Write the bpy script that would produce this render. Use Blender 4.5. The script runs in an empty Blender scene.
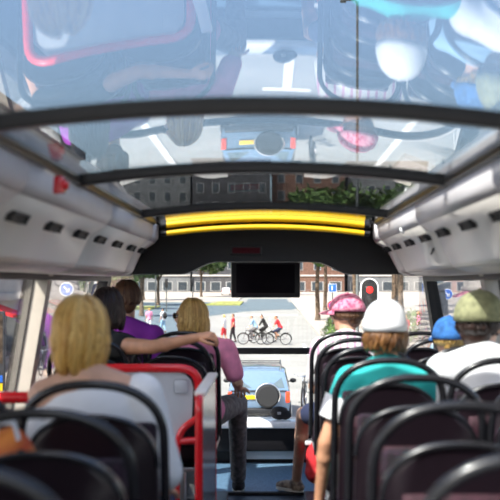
import bpy, bmesh, math, random
from mathutils import Vector as V, Matrix
random.seed(7)
PI = math.pi
sc = bpy.context.scene
C = sc.collection

# ------------------------------------------------------------------ materials
def mat(name, col, rough=.5, metal=0., var=.06, scale=12., bump=0., coat=0., spec=.5, stretch=None, col2=None, island=None, sheen=0.):
    m = bpy.data.materials.new(name); m.use_nodes = True
    nt = m.node_tree; b = nt.nodes['Principled BSDF']
    b.inputs['Roughness'].default_value = rough; b.inputs['Metallic'].default_value = metal
    b.inputs['Coat Weight'].default_value = coat; b.inputs['Specular IOR Level'].default_value = spec
    b.inputs['Sheen Weight'].default_value = sheen
    tc = nt.nodes.new('ShaderNodeTexCoord'); mp = nt.nodes.new('ShaderNodeMapping')
    nt.links.new(tc.outputs['Object'], mp.inputs['Vector'])
    if stretch: mp.inputs['Scale'].default_value = stretch
    n = nt.nodes.new('ShaderNodeTexNoise'); n.inputs['Scale'].default_value = scale; n.inputs['Detail'].default_value = 3
    nt.links.new(mp.outputs[0], n.inputs['Vector'])
    r = nt.nodes.new('ShaderNodeValToRGB')
    c1 = [max(0, c*(1-var*2)) for c in col]; c2 = col2 or [min(1, c*(1+var)) for c in col]
    r.color_ramp.elements[0].position = .35; r.color_ramp.elements[1].position = .65
    r.color_ramp.elements[0].color = (*c1, 1); r.color_ramp.elements[1].color = (*c2, 1)
    nt.links.new(n.outputs['Fac'], r.inputs['Fac'])
    out = r.outputs['Color']
    if island:
        g = nt.nodes.new('ShaderNodeNewGeometry'); r2 = nt.nodes.new('ShaderNodeValToRGB')
        els = r2.color_ramp.elements
        els[0].color = (*island[0], 1); els[1].color = (*island[-1], 1)
        for i, c in enumerate(island[1:-1]):
            e = els.new((i+1)/(len(island)-1)); e.color = (*c, 1)
        nt.links.new(g.outputs['Random Per Island'], r2.inputs['Fac'])
        mx = nt.nodes.new('ShaderNodeMix'); mx.data_type = 'RGBA'; mx.inputs[0].default_value = .7
        nt.links.new(out, mx.inputs[6]); nt.links.new(r2.outputs['Color'], mx.inputs[7]); out = mx.outputs[2]
    nt.links.new(out, b.inputs['Base Color'])
    if bump:
        bp = nt.nodes.new('ShaderNodeBump'); bp.inputs['Strength'].default_value = bump; bp.inputs['Distance'].default_value = .01
        nt.links.new(n.outputs['Fac'], bp.inputs['Height']); nt.links.new(bp.outputs[0], b.inputs['Normal'])
    return m

def emit(name, col, s):
    m = bpy.data.materials.new(name); m.use_nodes = True
    b = m.node_tree.nodes['Principled BSDF']; b.inputs['Base Color'].default_value = (*col, 1)
    b.inputs['Emission Color'].default_value = (*col, 1); b.inputs['Emission Strength'].default_value = s
    return m

def stripes(name, a, b_, scale, axis='Z', rough=.8):
    m = bpy.data.materials.new(name); m.use_nodes = True; nt = m.node_tree
    b = nt.nodes['Principled BSDF']; b.inputs['Roughness'].default_value = rough
    tc = nt.nodes.new('ShaderNodeTexCoord'); w = nt.nodes.new('ShaderNodeTexWave'); w.bands_direction = axis
    w.inputs['Scale'].default_value = scale; w.inputs['Distortion'].default_value = .6
    nt.links.new(tc.outputs['Object'], w.inputs['Vector'])
    r = nt.nodes.new('ShaderNodeValToRGB'); r.color_ramp.elements[0].color = (*b_, 1); r.color_ramp.elements[1].color = (*a, 1)
    r.color_ramp.elements[0].position = .15; r.color_ramp.elements[1].position = .3
    nt.links.new(w.outputs['Color'], r.inputs['Fac']); nt.links.new(r.outputs['Color'], b.inputs['Base Color'])
    return m

def glass(name, tint, f0=.04):
    """one face of a pane: Schlick reflectance, the rest passes straight through with a tint"""
    m = bpy.data.materials.new(name); m.use_nodes = True; nt = m.node_tree; nt.nodes.clear()
    o = nt.nodes.new('ShaderNodeOutputMaterial'); mx = nt.nodes.new('ShaderNodeMixShader')
    t = nt.nodes.new('ShaderNodeBsdfTransparent'); t.inputs[0].default_value = (*tint, 1)
    g = nt.nodes.new('ShaderNodeBsdfGlossy'); g.inputs['Roughness'].default_value = .0
    lw = nt.nodes.new('ShaderNodeLayerWeight'); lw.inputs['Blend'].default_value = .5
    p = nt.nodes.new('ShaderNodeMath'); p.operation = 'POWER'; p.inputs[1].default_value = 5
    a = nt.nodes.new('ShaderNodeMath'); a.operation = 'MULTIPLY_ADD'; a.inputs[1].default_value = 1-f0; a.inputs[2].default_value = f0
    nt.links.new(lw.outputs['Facing'], p.inputs[0]); nt.links.new(p.outputs[0], a.inputs[0])
    nt.links.new(a.outputs[0], mx.inputs[0]); nt.links.new(t.outputs[0], mx.inputs[1]); nt.links.new(g.outputs[0], mx.inputs[2])
    nt.links.new(mx.outputs[0], o.inputs[0])
    return m

M = dict(
 black=mat('black plastic', (.012,.012,.014), .35),
 matte_black=mat('matt black', (.010,.009,.010), .6),
 dash=mat('dark front panel', (.006,.006,.008), .5, spec=.3),
 rail=mat('black painted frame', (.006,.006,.007), .35, spec=.35),
 seat_shell=mat('seat shell', (.013,.007,.011), .36, bump=.05, scale=60),
 seat_panel=mat('seat back fabric', (.040,.008,.017), .75, scale=45, var=.3, bump=.2),
 hoop=mat('seat hoop', (.014,.014,.017), .27, coat=.15),
 cushion=mat('seat cloth', (.022,.009,.020), .9, scale=50, var=.4),
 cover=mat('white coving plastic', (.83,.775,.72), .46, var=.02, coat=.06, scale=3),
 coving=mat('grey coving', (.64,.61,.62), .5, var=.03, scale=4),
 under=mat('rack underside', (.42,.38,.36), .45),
 cream=mat('cream pillar', (.40,.375,.33), .4, var=.03),
 floor=mat('aisle lino', (.03,.04,.055), .5, scale=80, var=.3),
 blue_floor=mat('blue lino', (.10,.19,.30), .45, scale=90, var=.2),
 alu=mat('aluminium', (.55,.56,.58), .35, metal=.8),
 sill=mat('pale sill', (.9,.92,.95), .25, coat=.3),
 red=mat('red painted rail', (.78,.012,.02), .25, coat=.5, var=.03),
 greyp=mat('grey panel', (.56,.58,.62), .4, var=.04, scale=5),
 yellow=mat('yellow padding', (.98,.56,.008), .42, var=.03),
 skin=mat('skin', (.70,.40,.27), .5, var=.06, scale=20),
 skin2=mat('tanned skin', (.62,.31,.18), .5, var=.06, scale=20),
 blonde=mat('blonde hair', (.68,.38,.09), .42, island=[(.24,.09,.015),(.62,.32,.06),(.92,.62,.20),(.46,.21,.035)], stretch=(60,60,4), scale=2, var=.25),
 blonde2=mat('light blonde hair', (.60,.37,.12), .42, island=[(.30,.15,.035),(.60,.36,.10),(.80,.55,.2)], stretch=(60,60,4), scale=2, var=.25),
 auburn=mat('auburn hair', (.16,.07,.02), .45, island=[(.05,.02,.008),(.15,.06,.02),(.30,.14,.04)], stretch=(60,60,4), scale=2, var=.3),
 brown=mat('brown hair', (.13,.06,.03), .5, island=[(.07,.03,.015),(.16,.08,.04)], stretch=(60,60,6), scale=2, var=.3),
 darkhair=mat('dark hair', (.03,.014,.010), .4, island=[(.015,.008,.006),(.045,.02,.015)], stretch=(60,60,6), scale=2, var=.3),
 white_cloth=mat('white cloth', (.86,.86,.88), .85, var=.03, scale=9),
 purple=mat('purple cloth', (.28,.03,.38), .85, scale=10),
 pink=mat('pink cloth', (.90,.30,.48), .85, scale=10, var=.12),
 pinkcap=mat('pink patterned cloth', (.80,.10,.25), .85, scale=42, var=.1, col2=(.92,.45,.58)),
 teal=mat('teal cloth', (.03,.50,.48), .85, scale=10),
 blue_cap=mat('blue cloth', (.035,.16,.46), .85, scale=30, var=.2),
 light_blue=mat('light blue cloth', (.32,.52,.72), .85),
 khaki=mat('khaki cloth', (.28,.28,.15), .85, scale=40, var=.15),
 grey_cloth=mat('grey trousers', (.20,.19,.19), .9, scale=30, var=.2),
 navy=mat('navy cloth', (.03,.04,.10), .9),
 dark_cloth=mat('black cloth', (.016,.016,.018), .9),
 red_cloth=mat('red cloth', (.72,.03,.04), .8, scale=20),
 orange=mat('orange cloth', (.92,.13,.03), .75, scale=9, col2=(.92,.35,.06), var=.2),
 lens=mat('sunglass lens', (.01,.01,.012), .08),
 eyew=mat('eye white', (.85,.85,.83), .2), lip=mat('lips', (.55,.16,.14), .5),
 shoe=mat('brown trainer', (.16,.10,.07), .7, scale=30, col2=(.35,.27,.2), var=.2), sole=mat('pale sole', (.7,.66,.58), .7),
 screen=mat('monitor screen', (.005,.003,.007), .5, spec=.12), ledp=mat('display glass', (.07,.004,.010), .6, spec=.15),
 road=mat('pale asphalt', (.29,.29,.275), .9, scale=.6, var=.06),
 asphalt=mat('blue grey asphalt', (.105,.145,.17), .85, scale=.7, var=.08),
 pave=mat('pale paving', (.42,.375,.33), .9, scale=.8, var=.08),
 kerb=mat('kerb stone', (.55,.54,.52), .9),
 mark=mat('road paint', (.82,.82,.80), .7),
 grass=mat('dry grass', (.50,.42,.13), .95, scale=1.5, var=.3, col2=(.34,.40,.10)),
 bark=mat('bark', (.13,.09,.06), .95, scale=5, var=.35, bump=.5),
 leaf=mat('leaves', (.09,.17,.03), .7, island=[(.04,.09,.015),(.10,.19,.04),(.20,.28,.07)], scale=2, var=.3),
 leaf2=mat('dark leaves', (.05,.10,.03), .7, island=[(.02,.05,.012),(.06,.11,.03),(.12,.18,.05)], scale=2, var=.3),
 brick=mat('brick wall', (.17,.09,.065), .9, scale=3, var=.2),
 stone=mat('grey stone wall', (.16,.17,.18), .9, scale=.7, var=.1),
 render=mat('white rendered wall', (.52,.49,.46), .85, scale=.6, var=.05),
 pinkwall=mat('pale pink wall', (.48,.32,.28), .85, scale=.6, var=.06),
 darkwall=mat('dark wall', (.06,.062,.07), .85, scale=.7, var=.15),
 win=mat('building window glass', (.05,.065,.08), .08, var=.2),
 winframe=mat('white window frame', (.42,.42,.41), .5),
 roofm=mat('roof tiles', (.20,.10,.07), .8, scale=4, var=.2),
 signblue=mat('sign blue', (.02,.14,.62), .35), signwhite=mat('sign white', (.88,.88,.88), .4), signred=mat('sign red', (.75,.03,.04), .4),
 pole=mat('grey pole', (.10,.11,.11), .5, metal=.3),
 carblue=mat('blue grey car paint', (.14,.22,.33), .2, coat=.8, var=.02), carwhite=mat('white car paint', (.7,.7,.72), .25, coat=.6, var=.02),
 carglass=mat('car glass', (.10,.14,.16), .05, coat=.5), tyre=mat('tyre rubber', (.014,.014,.015), .8),
 chrome=mat('chrome', (.8,.8,.82), .15, metal=1.), tail=mat('red lamp lens', (.8,.07,.02), .2), plate=mat('yellow plate', (.95,.62,.01), .4),
 lampred=emit('lit red lamp', (.9,.015,.012), .9), lampoff=mat('unlit lamp', (.03,.03,.03), .2),
 roofglass=glass('tinted roof glass', (.86,.89,.91), .05), paneglass=glass('window glass', (.97,.98,.98), .03),
 acryl=mat('smoked acrylic', (.30,.30,.33), .18, var=.04),
 white_paint=mat('white paint', (.8,.8,.8), .5),
)

# ------------------------------------------------------------------ helpers
def tag(o, label=None, cat=None, group=None, kind=None):
    for k, v in (('label', label), ('category', cat), ('group', group), ('kind', kind)):
        if v: o[k] = v
    return o
def empty(name, loc=(0,0,0), rz=0, label=None, cat=None, group=None):
    o = bpy.data.objects.new(name, None); C.objects.link(o); o.location = loc; o.rotation_euler = (0,0,rz); o.empty_display_size = .1
    return tag(o, label, cat, group)
def link(name, me, m=None, parent=None, loc=None):
    o = bpy.data.objects.new(name, me); C.objects.link(o)
    if m: me.materials.clear(); me.materials.append(m)
    if parent: o.parent = parent
    if loc: o.location = loc
    return o
def obj(name, bm, m, parent=None, smooth=True, loc=None, auto=None):
    me = bpy.data.meshes.new(name)
    bmesh.ops.recalc_face_normals(bm, faces=bm.faces)
    bm.to_mesh(me); bm.free()
    if smooth:
        me.polygons.foreach_set('use_smooth', [True]*len(me.polygons))
        me.set_sharp_from_angle(angle=math.radians(auto or 38))
    return link(name, me, m, parent, loc)
def copy_tree(o, parent=None):
    c = o.copy(); C.objects.link(c); c.parent = parent
    for ch in list(o.children): copy_tree(ch, c)
    return c
def NB(): return bmesh.new()
def box(bm, c, s, bev=0., rot=None, seg=2):
    r = bmesh.ops.create_cube(bm, size=1)
    vs = r['verts']
    bmesh.ops.scale(bm, vec=V(s), verts=vs)
    if bev:
        es = {e for v in vs for e in v.link_edges}
        g = bmesh.ops.bevel(bm, geom=list(es), offset=bev, segments=seg, affect='EDGES', profile=.5)
        vs = list({v for f in g['faces'] for v in f.verts} | {v for v in vs if v.is_valid})
        # collect the whole island
        seen = set(vs); st = list(vs)
        while st:
            v = st.pop()
            for e in v.link_edges:
                w = e.other_vert(v)
                if w not in seen: seen.add(w); st.append(w)
        vs = list(seen)
    if rot is not None: bmesh.ops.rotate(bm, cent=(0,0,0), matrix=rot, verts=vs)
    bmesh.ops.translate(bm, vec=V(c), verts=vs)
    return vs
def frame_at(t, ref=V((0,0,1))):
    t = t.normalized()
    if abs(t.dot(ref)) > .97: ref = V((0,1,0))
    a = t.cross(ref).normalized(); b = a.cross(t).normalized()
    return a, b
def tube(bm, pts, r, n=8, closed=False, caps=True, flat=1.):
    pts = [V(p) for p in pts]; N = len(pts)
    rs = r if isinstance(r, (list, tuple)) else [r]*N
    rings = []; prev = None
    for i, p in enumerate(pts):
        if closed: t = pts[(i+1) % N]-pts[i-1]
        else: t = pts[min(i+1, N-1)]-pts[max(i-1, 0)]
        t.normalize()
        if prev is None: a, b = frame_at(t)
        else:
            a = prev - t*prev.dot(t)
            if a.length < 1e-5: a, _ = frame_at(t)
            a.normalize(); b = a.cross(t).normalized()
        prev = a
        rings.append([bm.verts.new(p + (a*math.cos(2*PI*k/n) + b*math.sin(2*PI*k/n)*flat)*rs[i]) for k in range(n)])
    for i in range(N if closed else N-1):
        A, B = rings[i], rings[(i+1) % N]
        for k in range(n): bm.faces.new((A[k], A[(k+1) % n], B[(k+1) % n], B[k]))
    if caps and not closed:
        bm.faces.new(rings[0][::-1]); bm.faces.new(rings[-1])
def arc(c, r, a0, a1, n, u=V((1,0,0)), w=V((0,0,1))):
    return [V(c)+u*r*math.cos(a0+(a1-a0)*i/n)+w*r*math.sin(a0+(a1-a0)*i/n) for i in range(n+1)]
def prism(bm, poly, axis, a, b):
    """poly in the plane across axis ('x': (y,z), 'y': (x,z), 'z': (x,y)) pushed from a to b"""
    def P(p, t): return V((t, p[0], p[1])) if axis == 'x' else V((p[0], t, p[1])) if axis == 'y' else V((p[0], p[1], t))
    A = [bm.verts.new(P(p, a)) for p in poly]; B = [bm.verts.new(P(p, b)) for p in poly]; n = len(poly)
    bm.faces.new(A); bm.faces.new(B[::-1])
    for i in range(n): bm.faces.new((A[i], B[i], B[(i+1) % n], A[(i+1) % n]))
def lathe(bm, prof, c=(0,0,0), axis=V((0,0,1)), n=20):
    axis = V(axis).normalized(); a, b = frame_at(axis); c = V(c); rings = []
    for r, h in prof:
        rings.append([bm.verts.new(c+axis*h+(a*math.cos(2*PI*k/n)+b*math.sin(2*PI*k/n))*max(r, 1e-4)) for k in range(n)])
    for A, B in zip(rings, rings[1:]):
        for k in range(n): bm.faces.new((A[k], A[(k+1) % n], B[(k+1) % n], B[k]))
    bm.faces.new(rings[0][::-1]); bm.faces.new(rings[-1])
def ellipsoid(bm, c, r, R=None, sub=2):
    g = bmesh.ops.create_icosphere(bm, subdivisions=sub, radius=1)
    mt = Matrix.Translation(V(c)) @ (R.to_4x4() if R else Matrix.Identity(4)) @ Matrix.Diagonal((*r, 1))
    bmesh.ops.transform(bm, matrix=mt, verts=g['verts'])
    return g['verts']
def cone(bm, p0, r0, p1, r1, n=14):
    p0 = V(p0); p1 = V(p1); t = p1-p0; L = t.length
    if L < 1e-5: ellipsoid(bm, p0, (r0,)*3); return
    pts = []; rs = []
    for k in range(5):
        a = PI/2*k/5; pts.append(p0 - t/L*r0*math.cos(a)); rs.append(max(r0*math.sin(a), .002))
    pts += [p0, p1]; rs += [r0, r1]
    for k in range(4, -1, -1):
        a = PI/2*k/5; pts.append(p1 + t/L*r1*math.cos(a)); rs.append(max(r1*math.sin(a), .002))
    tube(bm, pts, rs, n)
def sheet(bm, rows):
    g = [[bm.verts.new(V(p)) for p in r] for r in rows]
    for A, B in zip(g, g[1:]):
        for i in range(len(A)-1): bm.faces.new((A[i], A[i+1], B[i+1], B[i]))
def remesh(prims, voxel, smooth=5, extra=None, fac=.5):
    """prims = ('c',p0,r0,p1,r1) / ('e',c,r,R); fused into one continuous surface; extra(bm) adds the fingers"""
    bm = NB()
    for p in prims:
        if p[0] == 'c': cone(bm, *p[1:])
        else: ellipsoid(bm, p[1], p[2], p[3] if len(p) > 3 else None, 3)
    me = bpy.data.meshes.new('tmp'); bm.to_mesh(me); bm.free()
    o = bpy.data.objects.new('tmp', me); C.objects.link(o)
    md = o.modifiers.new('r', 'REMESH'); md.mode = 'VOXEL'; md.voxel_size = voxel
    if smooth:
        s = o.modifiers.new('s', 'SMOOTH'); s.factor = fac; s.iterations = smooth
    dg = bpy.context.evaluated_depsgraph_get(); dg.update()
    r = bpy.data.meshes.new_from_object(o.evaluated_get(dg))
    bpy.data.objects.remove(o); bpy.data.meshes.remove(me)
    if extra:
        b2 = NB(); b2.from_mesh(r); extra(b2); b2.to_mesh(r); b2.free()
    r.polygons.foreach_set('use_smooth', [True]*len(r.polygons))
    return r

# ------------------------------------------------------------------ camera, light, sky
cam = bpy.data.cameras.new('camera'); co = bpy.data.objects.new('camera', cam); C.objects.link(co); sc.camera = co
co.location = (0,0,0); co.rotation_euler = (PI/2, 0, 0)
cam.sensor_width = 36; cam.lens = 72; cam.shift_x = -.04; cam.shift_y = .07; cam.clip_end = 1500; cam.clip_start = .05
cam.dof.use_dof = True; cam.dof.focus_distance = 12; cam.dof.aperture_fstop = 3.8
sc.view_settings.view_transform = 'Standard'; sc.view_settings.look = 'None'
sc.view_settings.exposure = .95; sc.view_settings.gamma = 1; sc.view_settings.use_curve_mapping = False
sc.cycles.transparent_max_bounces = 24; sc.cycles.max_bounces = 10; sc.cycles.glossy_bounces = 5
sc.cycles.caustics_reflective = False; sc.cycles.caustics_refractive = False
sc.cycles.sample_clamp_indirect = 6
sun = bpy.data.lights.new('sun', 'SUN'); sun.energy = 5.2; sun.angle = math.radians(.6); sun.color = (1, .94, .84)
so = bpy.data.objects.new('sun', sun); C.objects.link(so)
sd = V((.50, .50, -.85))                                         # from behind on the left, high
so.rotation_euler = sd.to_track_quat('-Z', 'Y').to_euler(); so.location = (-6, -8, 14)
w = bpy.data.worlds.new('sky'); sc.world = w; w.use_nodes = True; nt = w.node_tree
sky = nt.nodes.new('ShaderNodeTexSky'); sky.sky_type = 'NISHITA'; sky.sun_disc = False
sky.sun_elevation = math.radians(50); sky.sun_rotation = math.radians(219); sky.dust_density = 3.0; sky.air_density = 1.0
bg = nt.nodes['Background']; nt.links.new(sky.outputs[0], bg.inputs[0]); bg.inputs[1].default_value = .17

# ------------------------------------------------------------------ bus shell
FL, PF, AI = -1.48, -1.33, (-.27, .22)     # aisle floor, seat platform, aisle edges
FRONT = 8.35
K = .78                                       # the glass roof is narrow and low: its cross-section against the side walls
def XL(z): return -1.145 - .17*(.03-z)
def XR(z): return 1.105 + .17*(.03-z)
def struct(o, label=None): o['kind'] = 'structure'; return o

bm = NB(); box(bm, (-.03, 3.1, FL-.05), (2.6, 7.9, .1)); struct(obj('floor', bm, M['floor'], smooth=False))
bm = NB(); box(bm, (-.03, 7.72, FL+.004), (2.45, 1.3, .008)); struct(obj('floor_front', bm, M['blue_floor'], smooth=False))
bm = NB(); box(bm, (-.03, 7.06, FL+.01), (2.4, .05, .02), .004); struct(obj('trim_1', bm, M['matte_black']))
for nm, x0, x1 in (('floor_left', -1.27, AI[0]), ('floor_right', AI[1], 1.22)):
    bm = NB(); box(bm, ((x0+x1)/2, 2.8, (FL+PF)/2), (x1-x0, 7.3, PF-FL), .006); struct(obj(nm, bm, M['floor']))
# side walls: lower wall, and the outer skin above the windows up to the roof edge
for side, X, s in (('left', XL, -1), ('right', XR, 1)):
    bm = NB()
    zb = -.66
    lo = [(X(zb), zb), (X(zb)+.02*s, FL), (X(zb)+.09*s, FL), (X(zb)+.09*s, zb)]
    prism(bm, lo, 'y', -.8, 7.1)
    ex = (-.87 if s < 0 else .80)*K
    up = [(X(.07), .07), (X(.07)+.05*s, .07), (ex+.17*s, .37), (ex+.02*s, .435), (ex+.02*s, .41), (ex+.15*s, .345)]
    prism(bm, up, 'y', -.8, 7.1)
    struct(obj('wall_'+side, bm, M['black'], smooth=False))
    for k, d in enumerate((-.7, 1.15, 3.1, 5.1)):
        bm = NB(); z0, z1 = zb, .06
        prism(bm, [(X(z0)-.025*s, z0), (X(z0)+.045*s, z0), (X(z1)+.045*s, z1), (X(z1)-.025*s, z1)], 'y', d-.05, d+.05)
        struct(obj('trim_2', bm, M['cream']))
        bm = NB(); prism(bm, [(X(z0)+.046*s, z0), (X(z0)+.10*s, z0), (X(z1)+.10*s, z1), (X(z1)+.046*s, z1)], 'y', d-.06, d+.04)
        struct(obj('trim_3', bm, M['matte_black']))
    # front corner post
    bm = NB(); prism(bm, [(X(zb)-.02*s, FL), (X(zb)+.10*s, FL), (X(zb)+.1*s, zb), (X(.1)+.11*s, .12), (X(.1)-.01*s, .12), (X(zb)-.02*s, zb)], 'y', 7.02, 7.16)
    struct(obj('trim_4', bm, M['matte_black']))
    # sill trim along the window bottom and header strip along the top
    for z, h in ((zb, .05), (.045, .04)):
        bm = NB(); box(bm, (X(z)+.01*s, 3.12, z), (.07, 7.8, h), .008); struct(obj('trim_5', bm, M['matte_black']))
    n = 1 if s < 0 else 5
    for k, (a, b) in enumerate(((-.66, 1.0), (1.2, 2.96), (3.15, 4.96), (5.15, 7.03))):
        bm = NB(); prism(bm, [(X(zb)+.028*s, zb), (X(zb)+.034*s, zb), (X(.04)+.034*s, .04), (X(.04)+.028*s, .04)], 'y', a, b)
        struct(obj('window_%d' % (n+k), bm, M['paneglass'], smooth=False))

# roof: black edge rails, arched cross bars, curved panes between them
RC, RW = -.035*K, .83*K
def RZ(x): return K*(.53 - .06*((x-RC)/RW)**2)
for s in (-1, 1):
    x = RC+s*.838*K; bm = NB(); box(bm, (x, 2.55, .476*K), (.046, 6.5, .048), .012); struct(obj('trim_6', bm, M['rail']))
beams = tuple(K*v for v in (-.35, 1.3, 2.95, 4.5, 6.65, 7.63))
for d in beams[:-1]:
    bm = NB(); N = 24; rows = []
    for i in range(N+1):
        x = RC+K*(-.84+1.68*i/N); z = RZ(x)
        rows.append([(x, d-.021, z-.01), (x, d-.016, z-.021), (x, d+.016, z-.021), (x, d+.021, z-.01), (x, d+.021, z+.016), (x, d-.021, z+.016), (x, d-.021, z-.01)])
    sheet(bm, rows); bmesh.ops.remove_doubles(bm, verts=bm.verts, dist=.0005)
    struct(obj('trim_7', bm, M['rail']))
for k, (a, b) in enumerate(zip(beams, beams[1:])):
    bm = NB()
    for z in (0, .006):
        rows = []
        for j in range(2):
            d = (a, b)[j]
            rows.append([(RC+K*(-.84+1.68*i/40), d, RZ(RC+K*(-.84+1.68*i/40))+z) for i in range(41)])
        sheet(bm, rows)
    struct(obj('window_%d' % (15 if k == 4 else 9+k), bm, M['roofglass'], auto=80))
# black front dome between the last cross bar and the header
bm = NB(); rows = []
for d, dz, wx in ((7.63*K, 0, 1), (6.1, .012, 1), (6.3, .012, 1), (7.2, -.04, 1.2), (8.40, -.17, 1.5)):
    rows.append([(RC+K*wx*(-.86+1.72*i/24), d, RZ(RC+K*(-.86+1.72*i/24))+.01+dz) for i in range(25)])
sheet(bm, rows); o = obj('ceiling', bm, M['matte_black']); struct(o)
md = o.modifiers.new('s', 'SOLIDIFY'); md.thickness = .02
# header with its scalloped lower edge
bm = NB(); poly = [(1.19, .075), (1.19, .13)]
for i in range(41):
    x = .93-1.9*i/40; u = abs(x-RC); poly.append((x, RZ(x)+.006 if u < .84*K else max(.13, .37-(u-.84*K)*.9)))
poly += [(-1.22, .13), (-1.22, .075)]
for i in range(41):
    x = -.95+1.88*i/40; u = abs(x-RC)/K; t = min(1, max(0, (u-.40)/.28)); t = t*t*(3-2*t)
    poly.append((x, K*(.185-.100*t)))
prism(bm, poly, 'y', 7.98*K, 8.16*K); struct(obj('wall_front_top', bm, M['matte_black'], auto=25))
# side fillers between front corner posts and header
for s, X in ((-1, XL), (1, XR)):
    bm = NB(); box(bm, (X(.1)+.03*s, 7.2, .15), (.14, 1.7, .16), .03); struct(obj('trim_8', bm, M['matte_black']))
# wrap-round windscreen: plan curve, upper and lower pane, bar between them
def plan(t):   # t -1..1
    a = abs(t); s = -1 if t < 0 else 1
    if a < .6: return (-.035+s*a/.6*.86, FRONT)
    u = (a-.6)/.4*PI/2
    return (-.035+s*(.86+.33*math.sin(u)), FRONT-1.22*(1-math.cos(u))**1.0)
T = [i/20-1 for i in range(41)]
for nm, z0, z1, th in (('window_13', -.51, .2, 0), ('window_14', -1.1, -.56, 0)):
    bm = NB()
    for off in (0, .007):
        sheet(bm, [[(plan(t)[0], plan(t)[1]+off, z0) for t in T], [(plan(t)[0], plan(t)[1]+off, z1) for t in T]])
    struct(obj(nm, bm, M['paneglass'], auto=80))
bm = NB(); rows = []
for t in T:
    x, y = plan(t); rows.append([(x, y-.04, -.575), (x, y-.045, -.57), (x, y-.045, -.53), (x, y-.04, -.525), (x, y+.03, -.525), (x, y+.03, -.575), (x, y-.04, -.575)])
sheet(bm, rows); struct(obj('trim_9', bm, M['matte_black'], auto=60))
# low front wall, pale sill, kick strip
bm = NB(); box(bm, (RC, FRONT+.0, -1.31), (2.5, .12, .36), .01); box(bm, (RC, FRONT-.12, -1.26), (2.1, .14, .2), .02); struct(obj('wall_front', bm, M['dash']))
bm = NB(); box(bm, (RC, FRONT-.10, -1.135), (2.3, .32, .055), .014, seg=3); struct(obj('trim_10', bm, M['sill']))
bm = NB(); box(bm, (RC+.06, FRONT-.065, -1.40), (.5, .02, .085), .006); struct(obj('trim_11', bm, M['greyp']))

# ------------------------------------------------------------------ overhead panels with vents
prof = {-1: [(-.872,.465), (-.878,.37), (-.905,.335), (-1.0,.275), (-1.07,.125), (-1.085,.10), (-1.15,.078), (-1.455,.077)],
         1: [(.802,.465), (.808,.37), (.83,.335), (.915,.285), (1.0,.125), (1.015,.10), (1.09,.078), (1.41,.077)]}
prof = {k: [(x*K, z*K) for x, z in v] for k, v in prof.items()}
segs = tuple((a*K, b*K) for a, b in ((-.2,1.7), (1.7,3.6), (3.6,5.5), (5.5,7.4), (7.4,8.0)))
ordn = ['first','second','third','fourth','fifth','sixth','seventh','eighth']
def vent_mesh():
    bm = NB(); box(bm, (.0,0,0), (.03,.25,.052), .010); box(bm, (.012,0,.018), (.04,.24,.012), .004); box(bm, (.012,0,-.004), (.03,.22,.006), .002); box(bm, (.010,.115,0), (.036,.012,.04), .003); box(bm, (.010,-.115,0), (.036,.012,.04), .003)
    me = bpy.data.meshes.new('vent'); bm.to_mesh(me); bm.free(); me.materials.append(M['matte_black']); return me
vm = vent_mesh()
for s in (-1, 1):
    sd_ = 'left' if s < 0 else 'right'
    for k, (a, b) in enumerate(segs):
        pos = ['nearest the camera overhead', 'overhead before the first cross bar', 'overhead beside the two nearest roof bars', 'overhead ahead of the seam past the second roof bar', 'short piece meeting the black front header'][k]
        root = empty('overhead_panel', ((-1.0 if s < 0 else .92)*K, a, .28*K), 0, 'white moulded %s side coving panel, %s' % (sd_, pos), 'panel', 'overhead coving panels')
        off = V(root.location)
        pr = prof[s]; d0, d1 = a+.004, b-.004
        def ring(d, sh=0., idx=None):
            cx, cz = (pr[0][0]+pr[-1][0])/2, .26
            return [(x+(cx-x)*0+s*sh, d, z) for x, z in idx]
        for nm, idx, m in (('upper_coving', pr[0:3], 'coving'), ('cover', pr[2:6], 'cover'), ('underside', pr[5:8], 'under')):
            bm = NB(); rows = []
            ds = [(d0, 0), ((d0+d1)/2, 0), (d1, 0)] if k < 4 else [(d0, 0), (7.75*K, 0), (7.9*K, .012*K), (7.97*K, .04*K), (8.0*K, .09*K)]
            for d, sh in ds: rows.append([V(p)-off for p in ring(d, sh, idx)])
            sheet(bm, rows); o = obj(nm, bm, M[m], root, auto=50)
            md = o.modifiers.new('s', 'SOLIDIFY'); md.thickness = .012; md.offset = 0
        if k == 4: vs = (7.68*K,)
        else: vs = [a+K*(.3+.65*i) for i in range(3)]
        p0, p1 = V((pr[3][0], 0, pr[3][1])), V((pr[4][0], 0, pr[4][1]))
        q = V((pr[2][0], 0, pr[2][1])); mid = (q+p0)/2
        ang = math.atan2(-(p0.z-q.z), abs(p0.x-q.x))
        for d in vs:
            o = link('vent', vm, None, root); o.location = V((pr[3][0]+.005*s-.008*s, d, pr[3][1]-.004))-off
            o.rotation_euler = (0, (math.radians(-30) if s > 0 else math.radians(30)), PI if s > 0 else 0)
            o.rotation_euler = (0, math.radians(28), 0) if s < 0 else (0, math.radians(-28), 0)
            o.scale = (-K if s > 0 else K, K, K)
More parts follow.
